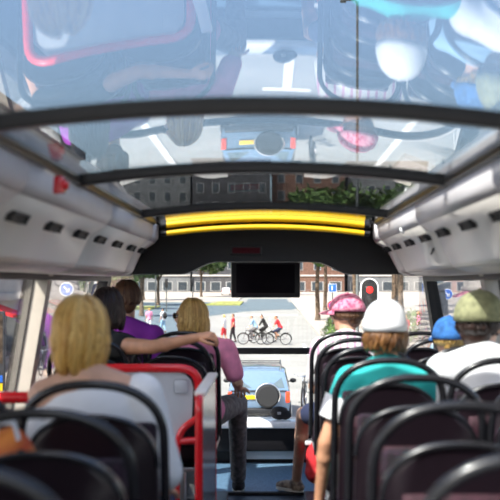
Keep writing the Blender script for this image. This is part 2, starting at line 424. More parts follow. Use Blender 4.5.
# red alarm box, sticker and small lamp on the coving
r = empty('alarm_box', (-0.672, 3.159, 0.316), 0, 'small red alarm box fixed on the left coving below the roof rail', 'alarm box')
r.scale = (K,K,K); bm = NB(); box(bm, (0,0,0), (.06,.075,.07), .012); obj('housing', bm, M['red'], r)
bm = NB(); lathe(bm, [(.018,0), (.018,.012), (.012,.016)], (.03,0,-.002), V((1,0,0)), 14); obj('push_button', bm, M['red'], r)
bm = NB(); lathe(bm, [(.032,0), (.032,.004), (.03,.006)], (0,0,0), V((-1,0,.45)), 20)
bmesh.ops.scale(bm, vec=(1,1.1,1.1), verts=bm.verts)
o = obj('sticker', bm, M['black'], None, loc=(.945*K,5.78*K,.205*K)); o.scale = (K,K,K); tag(o, 'small dark oval sticker on the right white coving', 'sticker')
r = empty('spot_lamp', (0.647, 4.836, 0.269), 0, 'tiny pale reading lamp on the right coving', 'lamp')
r.scale = (K,K,K); bm = NB(); lathe(bm, [(.022,0), (.024,.01), (.018,.022)], (0,0,0), V((-.8,0,-.4)), 16); obj('bezel', bm, M['white_paint'], r)
bm = NB(); lathe(bm, [(.014,.0), (.014,.004)], (-.018,0,-.01), V((-.8,0,-.4)), 16); obj('lens', bm, M['signwhite'], r)

# ------------------------------------------------------------------ front: yellow grab bars, monitor, display
for nm, dz, dd, rr, lb in (('grab_bar', -.0195, 5.92, .0185, 'upper yellow padded bar across the front of the roof'), ('grab_bar', -.068, 5.93, .0165, 'lower yellow padded bar across the front of the roof')):
    r = empty(nm, (RC, dd, .35), 0, lb, 'grab bar', 'yellow front grab bars')
    W = .59; pts = []
    for i in range(33):
        x = -W+2*W*i/32; pts.append((x, 0, RZ(RC+x)+dz-.35))
    bm = NB(); tube(bm, pts, rr, 12); obj('padding', bm, M['yellow'], r)
    for s in (-1, 1):
        bm = NB(); lathe(bm, [(rr*1.05,0), (rr*1.05,.03), (rr*.8,.035)], (s*(W-.005), 0, pts[0][2]), V((s,0,0)), 14); obj('end_cap', bm, M['black'], r)
r = empty('monitor', (-.035, 7.9, .19), 0, 'black flat monitor hanging below the front header', 'monitor')
bm = NB(); box(bm, (0,0,-.145), (.545,.05,.29), .012); obj('housing', bm, M['black'], r)
bm = NB(); box(bm, (0,-.0255,-.14), (.46,.004,.225), .001); obj('screen', bm, M['screen'], r)
bm = NB(); box(bm, (0,.02,.05), (.2,.03,.16), .006); obj('bracket', bm, M['black'], r)
r = empty('display', (-0.148, 6.221, 0.215), 0, 'dark red strip display set in the black header', 'display')
r.scale = (K,K,K); bm = NB(); box(bm, (0,0,0), (.25,.02,.07), .006); obj('housing', bm, M['black'], r)
bm = NB(); box(bm, (0,-.011,0), (.22,.004,.045), .001); obj('display_glass', bm, M['ledp'], r)
bm = NB(); ellipsoid(bm, (0,0,.055), (.075,.06,.055), None, 3); ellipsoid(bm, (.05,.0,.04), (.05,.05,.04), None, 3)
r = empty('pouch', (.075, 8.22, -1.107), 0, 'small dark rounded pouch lying on the front sill', 'pouch')
obj('pouch_body', bm, M['dark_cloth'], r)
bm = NB(); box(bm, (0,-.058,.06), (.03,.01,.02), .003); obj('buckle', bm, M['alu'], r)

# ------------------------------------------------------------------ seats
def hoop_pts(w, h0, top, n=22, e=2.35, y0=0., lean=.0):
    pts = []
    for i in range(n+1):
        a = PI - PI*i/n; c, s = math.cos(a), math.sin(a)
        x = w*math.copysign(abs(c)**(2/e), c); z = h0+(top-h0)*abs(s)**(2/e)
        pts.append((x, y0-lean*(z), z))
    return pts
def make_seat():
    # origin on the platform below the hoop's top; hoop top 1.05 above it
    root = empty('bus_seat', (0,0,0))
    TOP = 1.045
    def yl(z): return .17*(1-(z-.40)/.65) if z > .4 else .17          # back leans towards the rear
    bm = NB()
    pts = [(x, yl(z), z) for x, _, z in hoop_pts(.207, .88, TOP)]
    pts = [(-.207, yl(z), z) for z in (.42, .6, .75)] + pts + [(.207, yl(z), z) for z in (.75, .6, .42)]
    tube(bm, pts, .0135, 10); obj('grab_hoop', bm, M['hoop'], root)
    # shell: arched slab
    bm = NB(); prof_ = [(x, z) for x, _, z in hoop_pts(.188, .82, .955)]
    prof_ = [(-.188, .40), (-.188, .6)] + prof_ + [(.188, .6), (.188, .40)]
    n = len(prof_); rings = []
    for ins, dy in ((.02, -.022), (0, -.008), (0, .03), (.015, .05)):
        rings.append([bm.verts.new((x*(1-ins/.188), yl(z)+dy+(.02*(1-(x/.188)**2) if dy < 0 else 0)-.012, z-ins*.6 if z > .5 else z)) for x, z in prof_])
    for A, B in zip(rings, rings[1:]):
        for i in range(n): bm.faces.new((A[i], A[(i+1) % n], B[(i+1) % n], B[i]))
    bm.faces.new(rings[0]); bm.faces.new(rings[-1][::-1])
    obj('backrest', bm, M['seat_shell'], root, auto=50)
    bm = NB(); tube(bm, [(x, yl(z)-.02, z) for x, _, z in hoop_pts(.186, .80, .952)], .009, 8); obj('edge_trim', bm, M['hoop'], root)
    bm = NB(); rows = []
    for j in range(8):
        z = .47+.36*j/7; rows.append([(x, yl(z)-.036+.018*(1-(1-(x/.188)**2)) , z) for x in [-.15+.3*i/8 for i in range(9)]])
    sheet(bm, rows); o = obj('back_panel', bm, M['seat_panel'], root); md = o.modifiers.new('s', 'SOLIDIFY'); md.thickness = .01; md.offset = 0
    bm = NB(); box(bm, (0,.17+.03+.0,.68), (.34,.04,.46), .018, Matrix.Rotation(.0, 3, 'X')); obj('back_cushion', bm, M['cushion'], root)
    bm = NB(); box(bm, (0,.40,.40), (.40,.42,.09), .035, seg=3); obj('seat_cushion', bm, M['cushion'], root)
    bm = NB(); box(bm, (0,.36,.335), (.38,.40,.03), .008); box(bm, (0,.36,.17), (.09,.12,.31), .012); box(bm, (0,.36,.012), (.24,.26,.024), .006); obj('pedestal', bm, M['alu'], root)
    return root
seat0 = make_seat()
first = [True]
def seat(x, d, label):
    o = seat0 if first[0] else copy_tree(seat0)
    first[0] = False
    o.location = (x, d, PF); tag(o, label, 'seat', 'dark bus seats with grab hoops')
LA, LW_, RA, RWn = -.515, -.955, .455, .895
rrows = [1.65+.71*i for i in range(7)]
rl = ['nearest the camera on the right of the aisle', 'second from the camera on the right of the aisle', 'third from the camera on the right of the aisle',
      'holding the person in the white cap', 'just ahead of the white capped person', 'directly behind the pink capped man', 'holding the pink capped man']
rw = ['nearest the camera by the right windows', 'second from the camera by the right windows', 'third from the camera by the right windows',
      'holding the man in the khaki cap', 'holding the child in the blue cap', 'ahead of the blue capped child', 'foremost by the right windows']
for d, a, b in zip(rrows, rl, rw):
    seat(RA, d, 'dark seat with arched grab hoop, '+a); seat(RWn, d, 'dark seat with arched grab hoop, '+b)
for d, a, b in ((1.55, 'nearest the camera on the left of the aisle', 'nearest the camera by the left windows'),
                (2.22, 'directly behind the blonde in white', 'third from the front by the left windows'),
                (2.86, 'holding the blonde woman in white', 'empty beside the blonde woman in white'),
                (5.22, 'with a hand resting on its hoop', 'holding the dark haired person with an outstretched arm'),
                (5.94, 'holding the blonde woman in pink', 'holding the person in purple')):
    seat(LA, d, 'dark seat with arched grab hoop, '+a); seat(LW_, d, 'dark seat with arched grab hoop, '+b)

# ------------------------------------------------------------------ stair guard: red frame, grey panel, acrylic screen along the aisle
r = empty('stair_guard', (-.77, 4.93, PF), 0, 'red tubular stair guard with grey panel left of the aisle', 'stair guard')
def rc(pts, rad=.09, n=6):
    out = [V(pts[0])]
    for p, q, s in zip(pts, pts[1:], pts[2:]):
        p, q, s = V(p), V(q), V(s); a = (p-q).normalized(); b = (s-q).normalized()
        rr = min(rad, (p-q).length*.49, (s-q).length*.49)
        for i in range(n+1):
            t = i/n; out.append((q+a*rr)*(1-t)**2 + q*2*t*(1-t) + (q+b*rr)*t*t)
    return out+[V(pts[-1])]
bm = NB(); tube(bm, rc([(-.28,0,0), (-.28,0,.92), (.42,0,.92), (.42,0,0)], .10), .022, 12); obj('frame', bm, M['red'], r)
bm = NB(); tube(bm, rc([(.42,-.005,.68), (.33,-.01,.62), (.31,-.01,.52), (.31,-.01,0)], .07), .018, 10)
tube(bm, [(.31,-.01,.56), (.42,0,.565)], .018, 10); obj('inner_rail', bm, M['red'], r)
bm = NB(); poly = [(-.26,.10), (.28,.10), (.28,.54), (.385,.68), (.39,.82)] + [(.39-.08+.08*math.cos(a), .82+.08*math.sin(a)) for a in (PI/6, PI/3, PI/2)] + [(-.20,.90), (-.26,.82)]
prism(bm, poly, 'y', .004, .022); obj('panel', bm, M['greyp'], r)
bm = NB(); box(bm, (.33,0,.83), (.07,.012,.07), .012); obj('latch', bm, M['greyp'], r)
r = empty('aisle_screen', (-.285, 4.5, PF), 0, 'upright smoked screen with red edging beside the aisle', 'screen')
bm = NB(); poly = rc([(-.48,0,0), (-.48,0,.87), (.55,0,.87), (.55,0,0)], .05, 4); poly = [(p.x, p.z) for p in poly]
prism(bm, poly, 'x', -.012, .012); obj('screen_panel', bm, M['acryl'], r)
bm = NB(); tube(bm, [(0, p[0], p[1]) for p in poly], .015, 8); obj('edging', bm, M['red'], r)
bm = NB(); box(bm, (0,.03,.885), (.05,.9,.02), .007); obj('cap_strip', bm, M['cover'], r)
r = empty('cross_rail', (-.85, 3.51, PF), 0, 'low red rail in front of the blonde woman in white', 'rail')
bm = NB(); tube(bm, rc([(-.36,0,0), (-.36,0,.935), (.26,0,.935), (.26,0,0)], .08), .021, 12); obj('tube', bm, M['red'], r)
bm = NB(); box(bm, (-.05,0,.45), (.58,.012,.5), .004); obj('infill', bm, M['dash'], r)

# ------------------------------------------------------------------ people
def basis(up, right):
    up = V(up).normalized(); right = (V(right)-up*V(right).dot(up)).normalized(); f = up.cross(right)
    return Matrix((right, f, up)).transposed(), right, f, up
def rot_head(yaw, pitch=0, roll=0):
    return (Matrix.Rotation(yaw, 3, 'Z') @ Matrix.Rotation(roll, 3, 'Y') @ Matrix.Rotation(pitch, 3, 'X'))
def head_prims(c, R, s):
    P = lambda x, y, z: c + R @ V((x, y, z))*s
    E = lambda p, r: ('e', P(*p), tuple(k*s for k in r), R)
    out = [E((0,-.012,.025), (.075,.094,.088)), E((0,.030,-.02), (.060,.058,.085)), E((0,.035,-.072), (.040,.046,.034)),
           E((0,.074,.030), (.052,.018,.014)), E((.038,.058,-.022), (.02,.02,.02)), E((-.038,.058,-.022), (.02,.02,.02)),
           ('c', P(0,.085,.018), .008*s, P(0,.103,-.020), .0125*s), E((0,.078,-.052), (.022,.010,.008)),
           E((0,.075,-.088), (.018,.014,.014))]
    for k in (-1, 1):
        out.append(('e', P(k*.078,-.008,-.005), (.009*s,.020*s,.031*s), R @ Matrix.Rotation(k*.35, 3, 'Z')))
    return out
def fingers(wr, el, palm_n, curl, s, side):
    """wrist, elbow, palm normal (the way the palm faces); returns palm prims and a function adding the fingers"""
    d = (wr-el).normalized(); n = (palm_n-d*palm_n.dot(d)).normalized(); x = d.cross(n)*side   # x points to the thumb side
    pr = [('c', wr, .025*s, wr+d*.03*s, .026*s), ('e', wr+d*.055*s, (.040*s,.016*s,.048*s), Matrix((x, n, d)).transposed())]
    def add(bm):
        for k, (off, L) in enumerate(((.029,.074), (.010,.084), (-.010,.078), (-.028,.060))):
            p = wr+d*.078*s+x*off*s; dirn = (d+x*off*2.2).normalized(); pts = [p-d*.02*s, p]; ax = n
            a = 0
            for seg, f in enumerate((.45, .32, .23)):
                a += curl*(.75, 1., .7)[seg]
                dd = dirn*math.cos(a)+ax*math.sin(a); pts.append(pts[-1]+dd*L*f*s)
            tube(bm, pts, [.0095*s,.0095*s,.0088*s,.0080*s,.0055*s], 8)
        p = wr+d*.028*s+x*.022*s; t1 = (d*.75+x*.75+n*.25).normalized(); t2 = (d*.9+x*.25+n*.5*max(.3, curl)).normalized()
        tube(bm, [p-x*.012*s, p+t1*.022*s, p+t1*.045*s, p+t1*.045*s+t2*.03*s, p+t1*.045*s+t2*.05*s], [.013*s,.0125*s,.0105*s,.0098*s,.006*s], 8)
    return pr, add
def hair_locks(bm, c, R, s, n, length, face=1.0, r=.011, flare=.0, wav=.006, rnd=None, nape=.0, top=1.25):
    rnd = rnd or random.Random(3)
    for i in range(n):
        a = -PI/2 + (rnd.random()*2-1)*(PI-face*.62)              # azimuth; +pi/2 is the face
        e0 = top - rnd.random()**1.5*(top+.3); pts = []; rs = []
        k = 1.045+.06*rnd.random(); ph = rnd.random()*6
        rx, ry, rz = .078*k, .098*k, .100*k
        L = length*(.74+.38*rnd.random())
        e = e0; p = None; z = 0
        for j in range(5):
            ee = e0+(-.15-e0)*j/4
            p = V((rx*math.cos(ee)*math.cos(a), ry*math.cos(ee)*math.sin(a)-.012, .02+rz*math.sin(ee))); pts.append(p)
        for j in range(1, 6):
            t = j/5; q = p.copy(); q.z = p.z-L*t; out = 1+flare*math.sin(t*PI*.8)-.36*nape*t**1.6
            q.x *= out; q.y = (q.y+.012)*out-.012; q.x += wav*math.sin(ph+t*5); q.y += wav*math.cos(ph+t*4); pts.append(q)
        m = len(pts); rs = [r*(.55+.9*math.sin(PI*min(1, .12+.8*q/(m-1)))) for q in range(m)]; rs[-1] = r*.25
        tube(bm, [c+R @ p*s for p in pts], [v*s for v in rs], 6)
def cap_mesh(c, R, s, brim=True, big=1.0, deep=.0):
    bm = NB(); rows = []; A = 28
    for j in range(9):
        e = PI/2*j/8
        rows.append([c+R @ V((.087*big*math.cos(e)*math.cos(2*PI*i/A), (.109*big)*math.cos(e)*math.sin(2*PI*i/A)-.008, .030-deep*math.cos(e)**6+.100*big*math.sin(e)**.92))*s for i in range(A+1)])
    sheet(bm, rows); bmesh.ops.remove_doubles(bm, verts=bm.verts, dist=.0008)
    return bm
def brim_mesh(c, R, s, big=1.0, deep=.0):
    bm = NB(); rows = []
    for j in range(6):
        t = j/5; row = []
        for i in range(15):
            a = PI/2+(i/14-.5)*2.3; sp = math.cos((i/14-.5)*PI)**.6 if 0 < i < 14 else 0
            rr = 1+.0*t
            row.append(c+R @ V((.087*big*math.cos(a), .109*big*math.sin(a)-.008+.075*t*sp, .033-deep-.018*t*t-.012*abs(math.cos(a))*t))*s)
        rows.append(row)
    sheet(bm, rows); return bm

def figure(label, j, s, group=None, voxel=.011, skin='skin', shirt=None, sleeve=.6, legs=None, leg_len=1., shoes='dark_cloth', hair=None, hat=None,
           female=False, glasses=False, head_R=None, palms=None, curl=(.5,.5), collar=True, tank=False, face=True, base=None, hatbrim=True, locks=130, hatdeep=.0):
    root = empty('person', base if base is not None else (j['pelvis'].x, j['pelvis'].y, min(j['anL'].z, j['anR'].z)-.07*s), 0, label, 'person', group)
    inv = -V(root.location)
    J = {k: v+inv for k, v in j.items()}
    Rt, rt, f, up = basis(J['neck']-J['pelvis'], J['shR']-J['shL']); L = (J['neck']-J['pelvis']).length
    Q = lambda x, y, z: J['pelvis']+rt*x*s+f*y*s+up*z*L
    wst = .125 if female else .145
    def torso(g=0., top=True):
        E = lambda p, r: ('e', Q(*p), tuple(k*s+g for k in r), Rt)
        o = [E((0,0,.02), (.17,.125,.12)), E((0,.005,.30), (wst+.01,.105,.15)), E((0,.005,.5), (wst+.012,.10,.14)), E((0,.0,.72), (.158,.108,.15))]
        if female: o += [E((.07,.085,.70), (.06,.055,.06)), E((-.07,.085,.70), (.06,.055,.06))]
        if top:
            o += [('c', J['shL'], .054*s+g, J['shR'], .054*s+g), ('c', Q(0,-.02,1.0), .056*s+g, J['shL'], .05*s+g), ('c', Q(0,-.02,1.0), .056*s+g, J['shR'], .05*s+g), E((0,-.01,.86), (.14,.085,.09))]
        return o
    R = head_R or Matrix.Identity(3); hc = J['head']
    prims = torso() + [('c', J['neck']-up*.03*s, .056*s, hc-R @ V((0,.012,.05))*s, .053*s)] + head_prims(hc, R, s)
    adds = []
    for k, sd2 in (('L', -1), ('R', 1)):
        sh, el, wr = J['sh'+k], J['el'+k], J['wr'+k]
        prims += [('c', sh, .052*s, el, .038*s), ('c', el, .039*s, wr, .026*s), ('e', el+(wr-el)*.28, (.041*s,)*3)]
        pn = (palms or {}).get(k, V((0,0,-1)))
        pp, ad = fingers(wr, el, V(pn), curl[0 if k == 'L' else 1], s, sd2*-1); prims += pp; adds.append(ad)
        hip, kn, an = J['hip'+k], J['kn'+k], J['an'+k]
        fd = J.get('ft'+k, an+f*.15*s+V((0,0,-.05*s)))
        prims += [('c', hip, .083*s, kn, .055*s), ('c', kn, .055*s, an, .036*s), ('c', kn+(an-kn)*.3-f*.015*s, .053*s, kn+(an-kn)*.55, .042*s), ('c', an+V((0,0,-.025*s)), .036*s, fd, .027*s)]
    me = remesh(prims, voxel, 4, lambda b: [a(b) for a in adds])
    link('body', me, M[skin], root)
    if shirt:
        g = .013*s; pr = torso(g, not tank)
        if tank == 'scoop': pr += [('e', Q(0,-.0,.66), (.168*s,.112*s,.13*s), Rt)]
        elif tank: pr += [('c', Q(sx*.085,-.05,.78), .05*s, Q(sx*.09,-.015,1.02), .03*s) for sx in (-1, 1)] + [('c', Q(sx*.085,.06,.78), .04*s, Q(sx*.09,-.01,1.03), .03*s) for sx in (-1, 1)]
        elif collar:
            pr.append(('c', J['neck']-up*.05*s, .068*s, J['neck']-up*.0*s, .062*s))
        sl_end = {}
        for k in 'LR':
            sh, el, wr = J['sh'+k], J['el'+k], J['wr'+k]
            if sleeve > 0:
                t = min(1, sleeve); q0 = sh+(el-sh)*((.30 if k == 'L' else .0) if tank == 'scoop' else 0); pr.append(('c', q0, .060*s+g, sh+(el-sh)*t, (.060-.012*t)*s+g))
                if sleeve > 1: pr.append(('c', el, .048*s+g, el+(wr-el)*(sleeve-1), .036*s+g))
        mats = shirt if isinstance(shirt, tuple) else (shirt,)
        me = remesh(pr, max(voxel, .011), 5)
        o = link('shirt', me, M[mats[0]], root)
        if len(mats) > 1:                                          # contrasting sleeve bands
            for k in 'LR':
                sh, el = J['sh'+k], J['el'+k]
                bm = NB(); a = sh+(el-sh)*(sleeve*.62); b = sh+(el-sh)*(sleeve+.16)
                tube(bm, [a, (a+b)/2, b], [(.0695*s+g), (.066*s+g), (.062*s+g)], 20)
                obj('sleeve', bm, M[mats[1]], root)
    if legs:
        g = .014*s; pr = [('e', J['pelvis']+up*.02, (.178*s,.135*s,.115*s), Rt)]
        for k in 'LR':
            hip, kn, an = J['hip'+k], J['kn'+k], J['an'+k]
            t = min(1, leg_len*2); pr.append(('c', hip, .088*s+g, hip+(kn-hip)*t, (.088-.028*t)*s+g))
            if leg_len > .5: pr.append(('c', kn, .058*s+g, kn+(an-kn)*(leg_len*2-1)*.95, .044*s+g))
        link('trousers', remesh(pr, max(voxel, .012), 4), M[legs], root)
    if shoes:
        for k in 'LR':
            an = J['an'+k]; fd = J.get('ft'+k, an+f*.15*s+V((0,0,-.05*s))); dr = fd-an; dr.z = 0; dr = dr.normalized() if dr.length > 1e-4 else f
            me = remesh([('c', an+V((0,0,-.01*s)), .046*s, an+V((0,0,-.04*s)), .05*s), ('c', an+V((0,0,-.045*s))-dr*.03*s, .040*s, an+dr*.09*s+V((0,0,-.045*s)), .044*s), ('c', an+dr*.09*s+V((0,0,-.045*s)), .044*s, an+dr*.155*s+V((0,0,-.052*s)), .032*s)], max(.009, voxel), 3)
            o = link('shoe', me, M[shoes], root)
            if voxel < .02:
                bm = NB(); pts = []
                for a in range(20):
                    t = 2*PI*a/20; side = V((-dr.y, dr.x, 0))
                    pts.append(an+dr*(.06+.125*math.cos(t))*s+side*.047*s*math.sin(t)+V((0,0,-.078*s)))
                A = [bm.verts.new(p) for p in pts]; B = [bm.verts.new(p+V((0,0,.022*s))) for p in pts]
                bm.faces.new(A); bm.faces.new(B)
                for a in range(20): bm.faces.new((A[a], A[(a+1) % 20], B[(a+1) % 20], B[a]))
                obj('sole', bm, M['sole'], o)
    if hair:
        kind, hm = hair[0], hair[1]
        pr = [('e', hc+R @ V((0,-.018,.032))*s, (.078*s,.093*s,.086*s), R), ('e', hc+R @ V((0,-.06,-.02))*s, (.066*s,.045*s,.065*s), R)]
        def lk(b):
            if kind in ('bob', 'long'): hair_locks(b, hc, R, s, locks*2, hair[2], top=.12 if hat else 1.3, r=.0062, face=1.65 if glasses else 1.0, flare=hair[3] if len(hair) > 3 else .1, nape=hair[4] if len(hair) > 4 else 0, rnd=random.Random(len(label)))
            elif kind == 'short' and voxel < .02: hair_locks(b, hc, R, s, 260, .035, top=.1 if hat else 1.35, face=1.2, r=.0052, wav=.003, nape=.6, rnd=random.Random(len(label)))
        if hair[0] in ('bob', 'long'): pr.append(('c', hc+R @ V((0,-.045,-.0))*s, .058*s, hc+R @ V((0,-.04,-hair[2]*.5))*s, .044*s))
        me = remesh(pr, max(voxel*1.1, .012), 3, lk)
        link('hair', me, M[hm], root)
    if hat:
        o = obj('cap', cap_mesh(hc, R, s, big=1.16, deep=hatdeep), M[hat], root, auto=60)
        md = o.modifiers.new('s', 'SOLIDIFY'); md.thickness = .004
        if hatbrim:
            o2 = obj('brim', brim_mesh(hc, R, s, 1.16, hatdeep*.5), M[hat], o, auto=60); md = o2.modifiers.new('s', 'SOLIDIFY'); md.thickness = .005
        bm = NB(); ellipsoid(bm, hc+R @ V((0,-.008,.030+.100*1.16))*s, (.009*s,.009*s,.006*s), R); obj('button', bm, M[hat], o)
    if face and voxel < .02:
        for k in (-1, 1):
            bm = NB(); ellipsoid(bm, hc+R @ V((k*.031,.074,.010))*s, (.013*s,.009*s,.008*s), R); e = obj('eye', bm, M['eyew'], root)
            bm = NB(); ellipsoid(bm, hc+R @ V((k*.031,.0805,.010))*s, (.0055*s,.004*s,.0055*s), R); obj('iris', bm, M['brown'], e)
        bm = NB(); ellipsoid(bm, hc+R @ V((0,.086,-.052))*s, (.021*s,.007*s,.006*s), R); obj('lips', bm, M['lip'], root)
    if glasses:
        bm = NB()
        for k in (-1, 1):
            ellipsoid(bm, hc+R @ V((k*.034,.092,.010))*s, (.030*s,.007*s,.021*s), R)
            tube(bm, [hc+R @ V((k*.060,.086,.016))*s, hc+R @ V((k*.080,.05,.016))*s, hc+R @ V((k*.083,-.005,.014))*s], .0035*s, 6)
        tube(bm, [hc+R @ V((-.012,.098,.014))*s, hc+R @ V((.012,.098,.014))*s], .003*s, 6)
        obj('sunglasses', bm, M['lens'], root)
    return root

SZ = PF+.445     # top of a seat cushion
def seated(x, d, s, lean=.0, hx=0., hy=.03, twist=0., sw=.175, **ov):
    """joints of a person on a seat whose hoop is at depth d"""
    px, py = x, d+.36
    Rz = Matrix.Rotation(twist, 3, 'Z')
    o = V((px, py, SZ))
    P = lambda a, b, c: o + Rz @ V((a*s, b*s, c*s))
    j = dict(pelvis=P(0,0,.10), neck=P(hx*.7,-.10+lean,.62), head=P(hx,-.10+hy+lean,.775),
             shL=P(-sw+hx*.6,-.10+lean,.555), shR=P(sw+hx*.6,-.10+lean,.555),
             elL=P(-sw-.05,-.02,.28), elR=P(sw+.05,-.02,.28), wrL=P(-.16,.20,.20), wrR=P(.16,.20,.20),
             hipL=P(-.09,.04,.08), hipR=P(.09,.04,.08), knL=P(-.12,.44,.09), knR=P(.12,.44,.09),
             anL=V((0,0,0)), anR=V((0,0,0)))
    for k in 'LR':
        kn = j['kn'+k]; j['an'+k] = V((kn.x, kn.y+.03*s, PF+.085*s))
    for k, v in ov.items(): j[k] = V(v)
    return j

# 1 near blonde woman, white sleeveless top
j = seated(-.525, 2.86, .965, hx=-.083, lean=.06, sw=.15); j['head'].z -= .018; j['shR'].x += .02
figure('blonde woman with a bob and wide necked white top seen from behind', j, .97, shirt='white_cloth', tank='scoop', sleeve=.95, legs='navy', hair=('bob','blonde',.135,.06,.95),
       female=True, head_R=rot_head(-.12,-.05), locks=230)
# 2 dark-haired person with outstretched arm
j = seated(-.965, 5.22, .97, hx=.07, lean=.03, shR=(-.81,5.36,-.325), elR=(-.60,5.13,-.318), wrR=(-.385,5.11,-.272))
figure('dark haired person with one bare arm stretched along the next seat back', j, .97, skin='skin2', voxel=.009, shirt='dark_cloth', sleeve=.12, legs='navy', hair=('long','darkhair',.12,.1,.3),
       head_R=rot_head(-.3), palms={'R': V((.2,.45,-1))}, curl=(.4,.8), locks=110)
# 3 person in purple
j = seated(-.92, 5.94, 1.02, hx=.02, lean=.05)
figure('brown haired person in a purple shirt by the left front window', j, 1.02, shirt='purple', sleeve=.7, legs='navy', hair=('short','brown'), skin='skin', head_R=rot_head(.15))
# 4 blonde in pink, turned left, a leg in the aisle
j = seated(-.455, 5.94, .88, hx=-.02, lean=.03, sw=.155, elR=(-.205,6.22,-.60), wrR=(-.20,6.45,-.66), knR=(-.22,6.78,-.80), anR=(-.225,7.12,-1.39), knL=(-.40,6.78,-.80), ftR=(-.225,7.27,-1.45))
j['shR'] = V((-.275,6.22,-.40)); j['head'].x -= .03; j['neck'].x -= .02; j['anR'].z = FL+.09
figure('blonde woman in a pink top and sunglasses looking left', j, .97, shirt='pink', sleeve=.75, legs='grey_cloth', leg_len=1., hair=('bob','blonde2',.125,.08,.2), female=True,
       glasses=True, head_R=rot_head(1.25), locks=190)
# 5 pink capped man, bare legs
j = seated(.475, 5.91, .90, hx=0., lean=.03, knL=(.225,6.66,-.86), anL=(.185,7.05,FL+.10), ftL=(.07,7.14,FL+.035), knR=(.50,6.72,-.83))
figure('man in a pink cap and striped white shirt turning his head left', j, .95, shirt='stripe', sleeve=.75, legs='navy', leg_len=.46, shoes='shoe', hair=('short','brown'), hat='pinkcap',
       glasses=True, head_R=rot_head(.95)) if False else None
M['stripe'] = stripes('white pink stripe', (.88,.86,.88), (.74,.40,.58), 7, 'X')
figure('man in a pink cap and pale striped shirt turning his head left', j, .95, shirt='stripe', sleeve=.75, legs='navy', leg_len=.36, shoes='shoe', hair=('short','brown'), hat='pinkcap',
       glasses=True, head_R=rot_head(1.05), hatdeep=.004)
# 6 white capped person in teal, arm hanging on the aisle side
j = seated(.47, rrows[3], .895, hx=.0, sw=.158, lean=.0, elL=(.228,4.03,-.63), wrL=(.205,4.10,-.86))
figure('person in a white cap and teal shirt with auburn hair', j, .93, skin='skin2', shirt=('teal','white_cloth'), sleeve=.5, legs='dark_cloth', hair=('bob','auburn',.085,.10,.3), hat='white_cloth',
       head_R=rot_head(-.05), palms={'L': V((1,0,0))}, hatdeep=.022)
# 7 child in a blue cap
j = seated(.86, rrows[4], .80, hx=.0, lean=.02)
figure('child in a blue cap and light blue shirt by the right windows', j, .80, shirt='light_blue', sleeve=.7, legs='navy', hair=('short','blonde2'), hat='blue_cap', head_R=rot_head(.3), hatdeep=.02)
# 8 man in a khaki cap
j = seated(.885, rrows[3], .96, hx=-.02, lean=.03); j['head'].z -= .03; j['head'].y += .02
figure('large man in a khaki cap and white shirt by the right windows', j, 1.04, skin='skin', shirt='white_cloth', sleeve=.85, legs='navy', hair=('short','darkhair'), hat='khaki', head_R=rot_head(-.5), hatdeep=.006)

# bags in the bus
r = empty('backpack', (-.655, 2.50, SZ), 0, 'orange backpack propped behind the seat of the blonde in white', 'backpack')
r.scale = (.62, .9, 1); me = remesh([('e', V((0,.02,.24)), (.15,.09,.25)), ('e', V((0,.02,.10)), (.155,.10,.12)), ('e', V((0,.02,.40)), (.12,.08,.13))], .012, 4); link('bag_body', me, M['orange'], r)
me = remesh([('e', V((0,.10,.18)), (.11,.05,.12))], .012, 2); link('pocket', me, M['red_cloth'], r)
bm = NB(); tube(bm, [(-.05,-.02,.50), (-.03,-.02,.545), (.03,-.02,.545), (.05,-.02,.50)], .009, 8); obj('handle', bm, M['white_cloth'], r)
for sx in (-1, 1):
    bm = NB(); tube(bm, [(sx*.07,-.05,.48), (sx*.08,-.085,.36), (sx*.09,-.09,.2), (sx*.1,-.06,.05)], .013, 8, flat=.5); obj('strap', bm, M['dark_cloth'], r)
r = empty('tote_bag', (.31, 6.75, PF), 0, 'red shoulder bag standing by the bare legs in the aisle', 'bag')
me = remesh([('e', V((0,0,.15)), (.07,.12,.16)), ('e', V((0,0,.07)), (.075,.13,.08))], .012, 3); link('bag_body', me, M['red_cloth'], r)
bm = NB(); tube(bm, [(0,-.08,.26), (0,-.07,.38), (0,0,.43), (0,.07,.38), (0,.08,.26)], .009, 8); obj('strap', bm, M['dark_cloth'], r)
bm = NB(); box(bm, (-.05,0,.27), (.05,.10,.03), .008); obj('flap', bm, M['white_cloth'], r)

# ------------------------------------------------------------------ the street (rises gently ahead)
def G(d): return -4.1+.01*d
SL = math.atan(.01)
def ground(name, poly, h, m, kind='structure', thick=.3):
    bm = NB(); A = [bm.verts.new((x, d, G(d)+h)) for x, d in poly]; B = [bm.verts.new((x, d, G(d)+h-thick)) for x, d in poly]; n = len(poly)
    bm.faces.new(A); bm.faces.new(B)
    for i in range(n): bm.faces.new((A[i], A[(i+1) % n], B[(i+1) % n], B[i]))
    o = obj(name, bm, m, smooth=False); o['kind'] = kind; return o
ground('road', [(-160,-60), (160,-60), (160,420), (-160,420)], 0, M['road'])
ground('road_crossing', [(-160,92), (-8,92), (-3,112), (8,128), (8,150), (-160,150)], .012, M['asphalt'], thick=.02)
ground('road_lane', [(-60,64), (-6.2,70), (-6.2,92), (-60,92)], .012, M['asphalt'], thick=.02)
ground('road_ahead', [(-3.6,118), (2.8,118), (2.8,170), (-3.6,170)], .02, M['asphalt'], thick=.02)
ground('sidewalk_right', [(3.3,30), (60,30), (60,330), (3.3,330)], .12, M['pave'])
ground('sidewalk_left', [(-60,20), (-7.5,20), (-7.5,62), (-60,62)], .12, M['pave'])
ground('plaza', [(-160,152), (-5,152), (-5,330), (-160,330)], .12, M['pave'])
